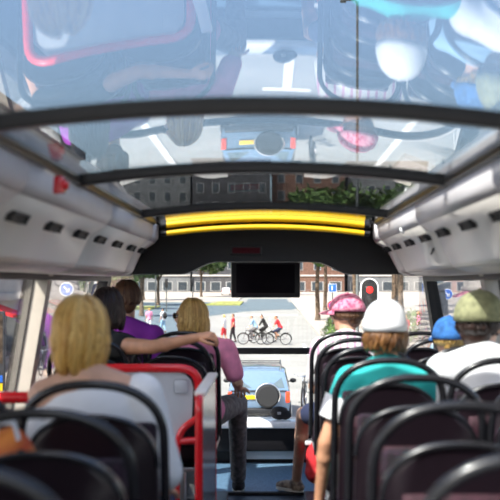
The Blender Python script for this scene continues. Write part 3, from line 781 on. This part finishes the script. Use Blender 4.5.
for p in ([(-9.3,134), (-4.0,134), (-4.0,151), (-7.5,151)], [(-24,118), (-14,118), (-14,128), (-22,128)]):
    o = ground('grass', p, .14, M['grass'], 'stuff', thick=.14); tag(o, 'dry yellow green grass on a traffic island', 'grass', 'grass islands')
for d0, d1, x0, x1 in ((19.8,23.8,.2,.37), (23.7,24.0,-.2,.75), (50,53,1.9,2.05), (56,59,1.9,2.05), (70,74,-.1,.05), (80,84,-.1,.05), (90,95,-.1,.05), (101,103,-3.5,2.8), (24,40,-2.9,-2.75), (24,40,2.9,3.02)):
    ground('road_marking', [(x0,d0), (x1,d0), (x1,d1), (x0,d1)], .025, M['mark'], thick=.02)

# ------------------------------------------------------------------ car ahead
def make_car(name, paint, loc, rz, label, spare=True):
    root = empty(name, loc, rz, label, 'car')
    # sections along y (0 = rear)
    secs = [(0.0,.62,.45,.80,.95,.80,.97,.62,.985), (.06,.80,.32,.85,.92,.80,.99,.64,1.0), (.50,.84,.28,.86,.95,.70,1.42,.55,1.46), (.9,.84,.28,.865,.95,.71,1.47,.56,1.515),
            (1.9,.84,.28,.865,.95,.71,1.47,.56,1.515), (2.5,.84,.28,.86,.94,.70,1.42,.54,1.46), (3.15,.84,.28,.85,.93,.80,.98,.6,1.0), (3.8,.82,.3,.83,.85,.74,.90,.5,.92), (4.1,.70,.4,.72,.70,.6,.76,.4,.78)]
    bm = NB(); rows = []
    for y, xb, zb, xm, zm, xt, zt, xr, zr in secs:
        half = [(.0, zb), (xb*.9, zb), (xb, zb+.08), (xm, (zb+zm)/2), (xm*.985, zm), (xt, zt), (xr, zr), (0, zr+.015)]
        full = half + [(-x, z) for x, z in half[-2:0:-1]]
        rows.append([(x, y, z) for x, z in full] + [(half[0][0], y, half[0][1])])
    sheet(bm, rows); bmesh.ops.remove_doubles(bm, verts=bm.verts, dist=.001)
    bmesh.ops.holes_fill(bm, edges=[e for e in bm.edges if e.is_boundary], sides=0)
    obj('car_body', bm, M[paint], root, auto=28)
    def pane(nm, q, m='carglass'):
        bm = NB(); A = [V(p) for p in q]; n = (A[1]-A[0]).cross(A[3]-A[0]).normalized()
        a = [bm.verts.new(p+n*.012) for p in A]; b = [bm.verts.new(p-n*.03) for p in A]
        bm.faces.new(a); bm.faces.new(b[::-1])
        for i in range(4): bm.faces.new((a[i], b[i], b[(i+1) % 4], a[(i+1) % 4]))
        return obj(nm, bm, M[m], root, smooth=False)
    pane('rear_window', [(-.70,.10,1.035), (.70,.10,1.035), (.58,.47,1.405), (-.58,.47,1.405)])
    pane('windscreen', [(.70,3.05,1.03), (-.70,3.05,1.03), (-.56,2.58,1.405), (.56,2.58,1.405)])
    for s in (-1, 1):
        for a, b in ((.62,1.35), (1.42,2.4)):
            q = [(s*.832,a,1.0), (s*.832,b,1.0), (s*.735,b,1.39), (s*.735,a,1.39)]
            pane('side_window', q if s > 0 else [q[1], q[0], q[3], q[2]])
        bm = NB(); box(bm, (s*.78,.0,.80), (.12,.06,.30), .02); obj('tail_lamp', bm, M['tail'], root)
        bm = NB(); ellipsoid(bm, (s*.98,2.5,1.02), (.10,.05,.07)); box(bm, (s*.88,2.52,.99), (.12,.03,.03), .005); obj('mirror', bm, M['black'], root)
        bm = NB(); tube(bm, [(s*.60,.55,1.49), (s*.60,.62,1.63), (s*.60,2.3,1.64), (s*.60,2.38,1.50)], .016, 8); obj('roof_rail', bm, M['black'], root)
        for y in (.75, 3.25):
            bm = NB(); lathe(bm, [(.2,-.1), (.30,-.1), (.315,-.06), (.315,.06), (.30,.1), (.2,.1)], (s*.78,y,.315), V((1,0,0)), 24); wl = obj('wheel', bm, M['tyre'], root)
            bm = NB(); lathe(bm, [(.03,.0), (.2,-.01), (.2,.01), (.05,.03)], (s*.885,y,.315), V((s,0,0)), 16); obj('hub_cap', bm, M['alu'], wl)
    for y in (.75, 1.3, 1.9):
        bm = NB(); tube(bm, [(-.60,y,1.64), (.60,y,1.64)], .013, 8); obj('roof_bar', bm, M['black'], root)
    bm = NB(); box(bm, (0,-.05,.42), (1.55,.16,.2), .05, seg=3); obj('bumper', bm, M['black' if spare else paint], root)
    bm = NB(); box(bm, (-.22 if spare else 0,-.02,.80 if spare else .62), (.42,.03,.11), .006); obj('number_plate', bm, M['plate'], root)
    if spare:
        bm = NB(); lathe(bm, [(.05,-.075), (.27,-.075), (.315,-.03), (.315,.06), (.28,.10), (.05,.10)], (.24,-.12,.84), V((0,1,0)), 32); sw = obj('spare_wheel', bm, M['tyre'], root)
        bm = NB(); tube(bm, arc((.24,-.17,.86), .33, -.5, PI+.5, 24), .016, 8); obj('chrome_ring', bm, M['chrome'], sw)
        bm = NB(); tube(bm, [(0,.55,1.50), (0,.42,1.74)], .005, 6); obj('antenna', bm, M['black'], root)
        bm = NB(); tube(bm, [(.0,.06,1.06), (.30,.10,1.08)], .008, 6); obj('wiper', bm, M['black'], root)
        bm = NB(); box(bm, (0,-.0,.97), (1.5,.05,.03), .01); obj('trim_strip', bm, M['black'], root)
    return root
make_car('car', 'carblue', (-.30, 27.0, G(27)), 0, 'blue grey car with a rear spare wheel stopped ahead of the bus')
make_car('car', 'carwhite', (-8.6, 196, G(196)+.12), PI*.02, 'small white car far off left of the monitor', False)
make_car('car', 'carblue', (-40, 170, G(170)+.12), PI/2, 'blue grey car parked far off across the plaza', False)

# ------------------------------------------------------------------ bicycles
def make_bike():
    root = empty('bicycle', (0,0,0))              # travels towards -x; length 1.05 between hubs
    R_ = .34
    fr = NB()
    bb, st, hd, hd2 = V((.05,0,.30)), V((.18,0,.82)), V((-.36,0,.84)), V((-.40,0,.68)); rh, fh = V((.52,0,R_)), V((-.53,0,R_))
    for a, b, r in ((bb,st,.017), (bb,hd2,.019), (st+(bb-st)*.12,hd,.017), (hd2,hd,.02), (bb,rh,.012), (st+(bb-st)*.15,rh,.011), (hd2,fh,.013)): tube(fr, [a,b], r, 8)
    obj('frame', fr, M['black'], root)
    for c in (rh, fh):
        bm = NB(); tube(bm, arc(c, R_-.02, 0, 2*PI, 28)[:-1], .02, 8, closed=True); wl = obj('wheel', bm, M['tyre'], root)
        bm = NB()
        for k in range(14):
            a = 2*PI*k/14; tube(bm, [c+V((0,.02*(-1)**k,0)), c+V((math.cos(a),0,math.sin(a)))*(R_-.03)], .003, 4)
        tube(bm, arc(c, R_-.045, 0, 2*PI, 24)[:-1], .007, 6, closed=True); tube(bm, [c-V((0,.05,0)), c+V((0,.05,0))], .018, 8)
        sp = obj('spokes', bm, M['chrome'], wl); sp['kind'] = 'stuff'
        bm = NB(); tube(bm, arc(c, R_+.02, -.1, PI*.95, 14), .02, 6, flat=.4); obj('mudguard', bm, M['black'], root)
    bm = NB(); tube(bm, [hd, hd+V((.02,0,.14))], .013, 8)
    tube(bm, [hd+V((.20,-.29,.20)), hd+V((.05,-.26,.18)), hd+V((.0,-.1,.15)), hd+V((.0,.1,.15)), hd+V((.05,.26,.18)), hd+V((.20,.29,.20))], .012, 8); obj('handlebar', bm, M['chrome'], root)
    bm = NB(); ellipsoid(bm, st+V((.04,0,.12)), (.13,.08,.03)); tube(bm, [st, st+V((.02,0,.11))], .012, 8); obj('saddle', bm, M['black'], root)
    bm = NB(); lathe(bm, [(.09,-.004), (.09,.004)], bb+V((0,.05,0)), V((0,1,0)), 18); tube(bm, [bb+V((.0,.06,0)), bb+V((-.1,.07,-.14))], .01, 6); tube(bm, [bb+V((0,-.06,0)), bb+V((.1,-.07,.14))], .01, 6)
    box(bm, bb+V((-.1,.12,-.14)), (.09,.09,.02)); box(bm, bb+V((.1,-.12,.14)), (.09,.09,.02)); obj('crank', bm, M['chrome'], root)
    bm = NB(); box(bm, rh+V((.05,0,.38)), (.36,.13,.015), .004); tube(bm, [rh, rh+V((.1,.06,.38))], .006, 6); tube(bm, [rh, rh+V((.1,-.06,.38))], .006, 6); obj('rear_rack', bm, M['black'], root)
    return root
bike0 = make_bike(); bfirst = [True]
def bike(x, d, rz, label, group, h=0.):
    o = bike0 if bfirst[0] else copy_tree(bike0); bfirst[0] = False
    o.location = (x, d, G(d)+h); o.rotation_euler = (0,0,rz); tag(o, label, 'bicycle', group); return o
def rider(x, d, label, s=1., **kw):
    o = V((x, d, G(d))); P = lambda a, b, c: o+V((a,b,c))
    j = dict(pelvis=P(.22,0,1.02), neck=P(.0,0,1.46), head=P(-.06,0,1.62), shL=P(.0,-.17,1.40), shR=P(.0,.17,1.40), elL=P(-.14,-.24,1.16), elR=P(-.14,.24,1.16),
             wrL=P(-.20,-.27,1.06), wrR=P(-.20,.27,1.06), hipL=P(.2,-.09,.98), hipR=P(.2,.09,.98), knL=P(-.16,-.11,.80), knR=P(-.06,.11,.66), anL=P(.12,-.12,.55), anR=P(-.04,.12,.27),
             ftL=P(.0,-.12,.49), ftR=P(-.16,.12,.21))
    j['shL'], j['shR'] = P(.0,.17,1.40), P(.0,-.17,1.40)
    # facing -x: right hand side is +y
    for a in ('sh','el','wr','hip','kn','an','ft'):
        L_, R_ = j[a+'L'], j[a+'R']
    j['shL'], j['shR'] = P(.0,-.17,1.40), P(.0,.17,1.40)
    return figure(label, j, s, voxel=.024, head_R=rot_head(PI/2), face=False, group='cyclists crossing the street', base=o, **kw)
DB = 59.
for x, dd, lb in ((-1.05, 0, 'bicycle ridden by the cyclist in a pale shirt'), (-.45, 1.2, 'bicycle ridden by the cyclist in black'), (.40, -.4, 'bicycle ridden by the cyclist in red')):
    bike(x, DB+dd, 0, lb, 'bicycles ridden across the street')
rider(-1.05, DB, 'cyclist in a pale shirt riding first toward the left', shirt='light_blue', sleeve=.8, legs='grey_cloth', leg_len=.9, hair=('short','brown'))
rider(-.45, DB+1.2, 'cyclist dressed all in black in the middle of three', shirt='dark_cloth', sleeve=1.7, legs='dark_cloth', leg_len=.95, hair=('short','darkhair'))
rider(.40, DB-.4, 'cyclist in a red top and dark blue shorts', shirt='red_cloth', sleeve=.7, legs='navy', leg_len=.5, hair=('short','brown'), skin='skin2')

def stander(x, d, yaw, label, s=1., h=0., stride=.16, group='pedestrians in the street', **kw):
    o = V((x, d, G(d)+h)); Rz = Matrix.Rotation(yaw, 3, 'Z'); P = lambda a, b, c: o + Rz @ V((a*s, b*s, c*s))
    j = dict(pelvis=P(0,0,.95), neck=P(0,.0,1.46), head=P(0,.02,1.62), shL=P(-.175,0,1.40), shR=P(.175,0,1.40), elL=P(-.23,-.05,1.13), elR=P(.23,.03,1.13),
             wrL=P(-.22,.08,.90), wrR=P(.23,.16,.92), hipL=P(-.09,0,.90), hipR=P(.09,0,.90), knL=P(-.09,stride*.7,.50), knR=P(.09,-stride*.2,.49), anL=P(-.09,stride,.085), anR=P(.09,-stride,.10),
             ftL=P(-.09,stride+.15,.03), ftR=P(.09,-stride+.15,.03))
    return figure(label, j, s, voxel=.026, head_R=rot_head(yaw), face=False, group=group, base=o, **kw)
stander(-2.75, 60, 1.2, 'pedestrian in a white top and red skirt left of the cyclists', shirt='white_cloth', sleeve=.7, legs='red_cloth', leg_len=.45, hair=('short','blonde2'))
stander(-2.25, 61, 1.5, 'pedestrian in a red top and black trousers left of the cyclists', shirt='red_cloth', sleeve=.5, legs='dark_cloth', leg_len=.95, hair=('short','brown'))
p = stander(-7.6, 71, .9, 'pedestrian in white with a black backpack on the road', shirt='white_cloth', sleeve=.7, legs='light_blue', leg_len=.9, hair=('short','darkhair'))
bm = NB(); ellipsoid(bm, V((-7.6,71,G(71)+1.22)) + Matrix.Rotation(.9,3,'Z') @ V((0,-.19,0)), (.15,.15,.24), None, 3)
o = obj('backpack', bm, M['dark_cloth']); tag(o, 'black backpack worn by the pedestrian on the road', 'backpack')
stander(-8.7, 72, .3, 'pedestrian in pink left of the one with a backpack', shirt='pink', sleeve=.7, legs='white_cloth', leg_len=.9, hair=('short','blonde2'))
for i, (x, d, sh, lg, hr, lb) in enumerate(((6.4,52,'white_cloth','navy','brown','pedestrian in white and navy walking on the right pavement'), (7.6,56,'red_cloth','grey_cloth','blonde2','pedestrian in red by the right pavement trees'),
        (7.2,44,'white_cloth','light_blue','darkhair','pedestrian in white and pale blue behind the traffic light'), (5.5,64,'light_blue','dark_cloth','auburn','pedestrian in pale blue and black on the far right pavement'), (9.2,62,'pink','white_cloth','blonde','pedestrian in pink and white by the pale building'))):
    stander(x, d, .4*i, lb, h=.12, shirt=sh, sleeve=.8, legs=lg, leg_len=.95, hair=('short', hr))
stander(-9.4, 47, .2, 'pedestrian in pink walking past the red awnings', h=.12, shirt='pink', sleeve=.8, legs='white_cloth', leg_len=.95, hair=('short','brown'))
stander(-10.4, 43, .5, 'pedestrian in red walking past the red awnings', h=.12, shirt='red_cloth', sleeve=.8, legs='navy', leg_len=.95, hair=('short','darkhair'))
# parked bicycles
for i, (x, d, rz) in enumerate(((3.9,55,1.2), (4.0,57,1.3), (4.3,60,1.1), (5.0,63.4,1.25), (4.6,52,1.0), (4.4,66,1.2), (7.6,58,.4), (9.0,54,.2))):
    bike(x, d, rz, 'bicycle parked on the right pavement, %s along from the bus' % (['fourth','fifth','sixth','eighth','second','ninth','seventh','third'][i]), 'bicycles parked on the pavement', .12)
bike(1.05, 31, 1.45, 'bicycle standing just right of the blue grey car', 'bicycles parked on the pavement', 0)
for i, (x, d) in enumerate(((-9.0,40), (-9.0,42), (-9.1,44.5), (-9.2,50))):
    bike(x, d, 1.5, 'bicycle parked on the left pavement, %s along from the bus' % ordn[i], 'bicycles parked on the pavement', .12)

# ------------------------------------------------------------------ signs, traffic light, lamp posts
def text_free_sign(x, d, h, shape, size, label, ring=None, up=.12, arrow=False):
    r = empty('street_sign', (x, d, G(d)+up), 0, label, 'sign')
    bm = NB(); tube(bm, [(0,.03,0), (0,.03,h+size*.4)], .035, 10); obj('pole', bm, M['pole'], r)
    bm = NB()
    if shape == 'round': lathe(bm, [(size*.5,0), (size*.5,.02)], (0,-.02,h), V((0,1,0)), 28)
    else: box(bm, (0,-.01,h), (size,.02,size), .02)
    pl = obj('plate', bm, M['signwhite'] if ring is None else M[ring], r)
    bm = NB()
    if shape == 'round': lathe(bm, [(size*.44 if ring is None else size*.36,0), (size*.44 if ring is None else size*.36,.006)], (0,-.026,h), V((0,1,0)), 28)
    else: box(bm, (0,-.022,h), (size*.9,.008,size*.9), .003)
    obj('face', bm, M['signblue'], pl)
    if ring:
        bm = NB(); box(bm, (0,-.03,h), (size*.8,.008,size*.10), 0, Matrix.Rotation(.785,3,'Y')); 
        bmesh.ops.translate(bm, vec=(0,0,0), verts=bm.verts); bm.free()
        bm = NB(); box(bm, (0,0,0), (size*.78,.008,size*.10), 0, Matrix.Rotation(.785,3,'Y')); bmesh.ops.translate(bm, vec=(0,-.03,h), verts=bm.verts); obj('slash', bm, M['signred'], pl)
    elif arrow:
        bm = NB(); box(bm, (0,0,0), (size*.55,.006,size*.09), 0, Matrix.Rotation(.785,3,'Y')); bmesh.ops.translate(bm, vec=(0,-.03,h), verts=bm.verts)
        g = box(bm, (size*.17,-.03,h-size*.06), (size*.09,.006,size*.26), 0); box(bm, (size*.09,-.03,h-size*.17), (size*.26,.006,size*.09), 0); obj('arrow', bm, M['signwhite'], pl)
    else:
        bm = NB(); box(bm, (-size*.05,-.03,h), (size*.1,.006,size*.5)); obj('emblem', bm, M['signwhite'], pl)
    return r
text_free_sign(-6.1, 30, 3.55, 'round', .42, 'round blue arrow sign on a pole by the left window', arrow=True)
text_free_sign(5.85, 33, 3.35, 'round', .36, 'round blue arrow sign seen in the right side window', arrow=True)
text_free_sign(3.55, 57, 2.25, 'round', .55, 'round blue and red no parking sign by the parked bicycles', ring='signred')
text_free_sign(3.75, 60, 3.2, 'square', .5, 'square blue sign on the right pavement')
r = empty('traffic_light', (3.28, 33, G(33)-.15), 0, 'traffic light with black white edged board showing red', 'traffic light')
bm = NB(); tube(bm, [(0,.08,0), (0,.08,4.15)], .06, 12); obj('pole', bm, M['pole'], r)
def stadium(w, h, cz): return [(w*math.cos(a), cz+h+w*math.sin(a)) for a in [PI*i/14 for i in range(15)]] + [(-w*math.cos(a), cz-h-w*math.sin(a)) for a in [PI*i/14 for i in range(15)]]
bm = NB(); prism(bm, stadium(.30,.42,3.43), 'y', 0, .03); bo = obj('backing_board', bm, M['signwhite'], r)
bm = NB(); prism(bm, stadium(.262,.42,3.43), 'y', -.012, .0); obj('board_face', bm, M['black'], bo)
bm = NB(); box(bm, (0,-.06,3.43), (.30,.12,.92), .06, seg=3); obj('lamp_housing', bm, M['black'], r)
for k, (z, m) in enumerate(((3.76,'lampred'), (3.43,'lampoff'), (3.10,'lampoff'))):
    bm = NB(); lathe(bm, [(.115,0), (.10,-.03), (.05,-.045)], (0,-.12,z), V((0,1,0)), 20); lp = obj('lamp', bm, M[m], r)
    bm = NB(); pts = arc((0,-.19,z), .125, -.3, PI+.3, 14); tube(bm, pts, .012, 6); obj('hood', bm, M['black'], lp)
def lamp_post(x, d, h, arm, label, up=.12):
    r = empty('street_lamp', (x, d, G(d)+up), 0, label, 'street lamp', 'street lamps')
    bm = NB(); tube(bm, [(0,0,0), (0,0,1.2), (0,0,1.25), (0,0,h)], [.10,.10,.07,.05], 10); obj('pole', bm, M['pole'], r)
    bm = NB(); tube(bm, [(0,0,h-.1), (arm*.2,0,h+.05), (arm,0,h+.05)], .04, 8); obj('arm', bm, M['pole'], r)
    bm = NB(); box(bm, (arm*1.15,0,h+.02), (abs(arm)*.5,.25,.12), .04); obj('lamp_head', bm, M['pole'], r)
lamp_post(3.58, 41, 15.2, -.5, 'tall dark lamp post rising above the front of the glass roof')
lamp_post(-13.5, 118, 9, .9, 'slim lamp post behind the left traffic island')
lamp_post(-20.5, 112, 9, .9, 'slim lamp post nearest the left pale building')
for i, (x, d) in enumerate(((-15.0,100), (-11.6,112), (-9.9,128))):
    r = empty('signal_post', (x, d, G(d)+.02), 0, 'thin dark signal post on the far side road, %s counting from the bus' % ordn[i], 'post', 'far signal posts')
    bm = NB(); tube(bm, [(0,0,0), (0,0,3.6)], .07, 8); obj('pole', bm, M['pole'], r)
    bm = NB(); box(bm, (0,-.12,3.2), (.36,.25,1.0), .05); obj('lamp_housing', bm, M['black'], r)

# ------------------------------------------------------------------ trees
def leaf_mesh(n, rad, rnd, lobes=9, size=.42):
    bm = NB()
    cs = [(V((rnd.uniform(-1,1)*rad*.62, rnd.uniform(-1,1)*rad*.62, rnd.uniform(-.5,.75)*rad*.7)), rad*rnd.uniform(.38,.62)) for _ in range(lobes)]
    for i in range(n):
        c, r_ = cs[i % lobes]; v = V((rnd.gauss(0,1), rnd.gauss(0,1), rnd.gauss(0,1))).normalized()*r_*(rnd.random()**.4)
        p = c+v; a = V((rnd.gauss(0,1), rnd.gauss(0,1), rnd.gauss(0,1))).normalized(); b = a.orthogonal().normalized(); sz = size*rnd.uniform(.6,1.2)
        q = [p+a*sz, p+b*sz*.55, p-a*sz, p-b*sz*.55]; bm.faces.new([bm.verts.new(x) for x in q])
    me = bpy.data.meshes.new('crown'); bm.to_mesh(me); bm.free(); return me
rnd = random.Random(5)
crowns = [leaf_mesh(2600, 4.2, rnd), leaf_mesh(2600, 3.6, rnd)]
crowns[0].materials.append(M['leaf']); crowns[1].materials.append(M['leaf2'])
def tree(x, d, th, sc_, k, label, up=.12, tr=.22):
    r = empty('tree', (x, d, G(d)+up), rnd.random()*6, label, 'tree', 'street trees')
    bm = NB(); tube(bm, [(0,0,-.05), (.03,.02,.5), (-.05,.05,th*.5), (.05,0,th), (.1,.05,th+2)], [tr*1.3,tr,tr*.85,tr*.7,tr*.3], 10)
    for a in range(5):
        t = a*1.25; tube(bm, [(.03,0,th-.3), (math.cos(t)*.9,math.sin(t)*.9,th+1.1), (math.cos(t)*1.8,math.sin(t)*1.8,th+2.2)], [tr*.45,tr*.3,tr*.12], 6)
    obj('trunk', bm, M['bark'], r)
    o = bpy.data.objects.new('crown', crowns[k]); C.objects.link(o); o.parent = r; o.location = (0,0,th+2.6*sc_); o.scale = (sc_,)*3
for i, (x, d, th, s_, k) in enumerate(((4.2,88,5.6,.85,0), (6.4,76,5.4,.75,1), (8.2,96,6.0,.9,0), (9.2,70,5.6,.75,1), (10.6,86,6.0,.8,0), (13.2,104,6.2,1.,1), (6.2,112,6.6,1.1,0), (15.5,124,7,1.,1))):
    tree(x, d, th, s_, k, 'leafy tree on the right pavement, %s counting outward from the road' % (['first','third','fourth','fifth','sixth','seventh','second','eighth'][i]))
for i, (x, d, th, s_, k) in enumerate(((-15.0,134,3.4,1.,1), (-25,136,3.6,1.1,0), (-20,158,3.6,1.2,1), (-34,152,4,1.2,0), (-12.5,182,4,1.3,1), (-2,196,5,1.3,0), (-12.6,98,3.6,.7,1), (-18.2,118,3.4,.8,0))):
    tree(x, d, th, s_, k, 'leafy tree far across the left plaza, %s in the planting' % ordn[i])

sh = leaf_mesh(900, 1.0, rnd, 7, .12); sh.materials.append(M['leaf']); fl = leaf_mesh(260, 1.05, rnd, 7, .09); fl.materials.append(M['white_paint'])
for i, (x, d, q) in enumerate(((3.55,50,.75), (3.7,53.4,.8), (3.9,58.5,.9), (3.8,62,.9), (8.2,60,1.1), (-22,130,1.6), (-18.5,131,1.5), (-26,133,1.7), (-30,137,1.8), (-34,140,1.7))):
    lb = 'white flowering shrub on the right pavement, %s along from the bus' % (['first','second','third','fifth','fourth'][i]) if i < 5 else 'dark green shrub across the left side road, %s of the row from the right' % (['second','first','third','fourth','fifth'][i-5])
    r = empty('shrub', (x, d, G(d)+.12), i*1.3, lb, 'shrub', 'flowering shrubs' if i < 5 else 'shrubs across the side road')
    o = bpy.data.objects.new('foliage', sh); C.objects.link(o); o.parent = r; o.location = (0,0,.75*q); o.scale = (q*.7,q*.7,q)
    if i < 5: o = bpy.data.objects.new('blossom', fl); C.objects.link(o); o.parent = r; o.location = (0,0,.75*q); o.scale = (q*.7,q*.7,q)
    bm = NB(); tube(bm, [(0,0,-.02), (.02,0,.4*q), (0,.03,q)], .03*q, 6); obj('stem', bm, M['bark'], r)

# ------------------------------------------------------------------ buildings
bw = NB(); box(bw, (0,0,0), (1,.12,1)); wm = bpy.data.meshes.new('window'); bw.to_mesh(wm); bw.free(); wm.materials.append(M['winframe'])
bw = NB(); box(bw, (0,-.05,0), (.86,.06,.9)); box(bw, (0,-.07,.1), (.05,.05,.9)) if False else None; pm = bpy.data.meshes.new('pane'); bw.to_mesh(pm); bw.free(); pm.materials.append(M['win'])
def building(x, d, rz, W, H, D, wall, label, cols, rows, ww=1.3, wh=1.8, shop=None, z0=.12, first=3.6, door=True):
    r = empty('building', (x, d, G(d)+z0-.3), rz, label, 'building')
    bm = NB(); box(bm, (0,D/2,H/2), (W,D,H)); obj('wall', bm, M[wall], r, smooth=False)
    bm = NB(); box(bm, (0,D/2,H+.15), (W+.6,D+.6,.5), .05); obj('roof', bm, M['roofm' if wall in ('brick','pinkwall') else 'stone'], r)
    bm = NB(); box(bm, (0,-.12,first-.35), (W,.24,.35), .03); obj('cornice', bm, M['render'], r)
    st = (H-first)/rows
    for i in range(cols):
        for k in range(rows):
            o = bpy.data.objects.new('window', wm); C.objects.link(o); o.parent = r; o.location = (-W/2+W*(i+.5)/cols, -.03, first+st*(k+.52)); o.scale = (ww,1,wh)
            p_ = bpy.data.objects.new('pane', pm); C.objects.link(p_); p_.parent = o
        o = bpy.data.objects.new('shop_window', wm); C.objects.link(o); o.parent = r; o.location = (-W/2+W*(i+.5)/cols, -.03, 1.65); o.scale = (W/cols*.68,1,2.2)
        p_ = bpy.data.objects.new('pane', pm); C.objects.link(p_); p_.parent = o
    if shop:
        for i in range(0, cols, 2):
            bm = NB(); cx = -W/2+W*(i+.5)/cols
            prism(bm, [(0,3.0), (-1.2,2.55), (-1.2,2.45), (0,2.85)], 'x', cx-W/cols*.36, cx+W/cols*.36); obj('awning', bm, M[shop], r)
    return r
building(-11.6, 50.5, PI/2, 21, 11.5, 10, 'render', 'pale building with red awnings beside the left pavement', 7, 2, shop='red_cloth')
building(17.6, 74, -PI/2, 34, 9.5, 10, 'render', 'pale rendered building along the right pavement', 9, 2, shop='pink')
building(15.0, 44, -PI/2, 22, 9, 10, 'pinkwall', 'pink building nearest on the right side', 6, 2)
for i, (x, W, H, wl, lb) in enumerate(((-78,30,26,'stone','grey stone block at the far left end of the square'), (-50,24,27,'darkwall','dark block behind the plaza trees on the left'), (-28,18,29,'stone','grey tall block behind the plaza trees'),
        (-9,18,31,'darkwall','dark block behind the small white car'), (9,17,29,'brick','brick block closing the street ahead'), (28,19,31,'stone','grey stone block behind the right pavement trees'), (50,22,27,'pinkwall','pink block at the far right end'))):
    building(x, 232+3*(i % 3), 0, W, H, 14, wl, lb, max(4, int(W/3.6)), 6, 1.7, 2.4, first=4.5)
# poster column by the left pavement and litter bins
r = empty('poster_stand', (-9.2, 32.6, G(32.6)+.12), .1, 'dark advertising stand with a yellow and blue poster foot on the left pavement', 'poster stand')
bm = NB(); box(bm, (0,0,1.5), (1.1,.2,2.6), .03); box(bm, (0,0,.1), (.7,.3,.2), .02); obj('stand_case', bm, M['darkwall'], r)
bm = NB(); box(bm, (0,-.105,.32), (.98,.01,.26)); obj('poster_foot', bm, M['plate'], r)
bm = NB(); box(bm, (0,-.105,.6), (.98,.01,.22)); obj('poster_band', bm, M['signblue'], r)
bm = NB(); box(bm, (0,-.105,1.9), (.98,.01,1.6)); obj('poster', bm, M['bark'], r)
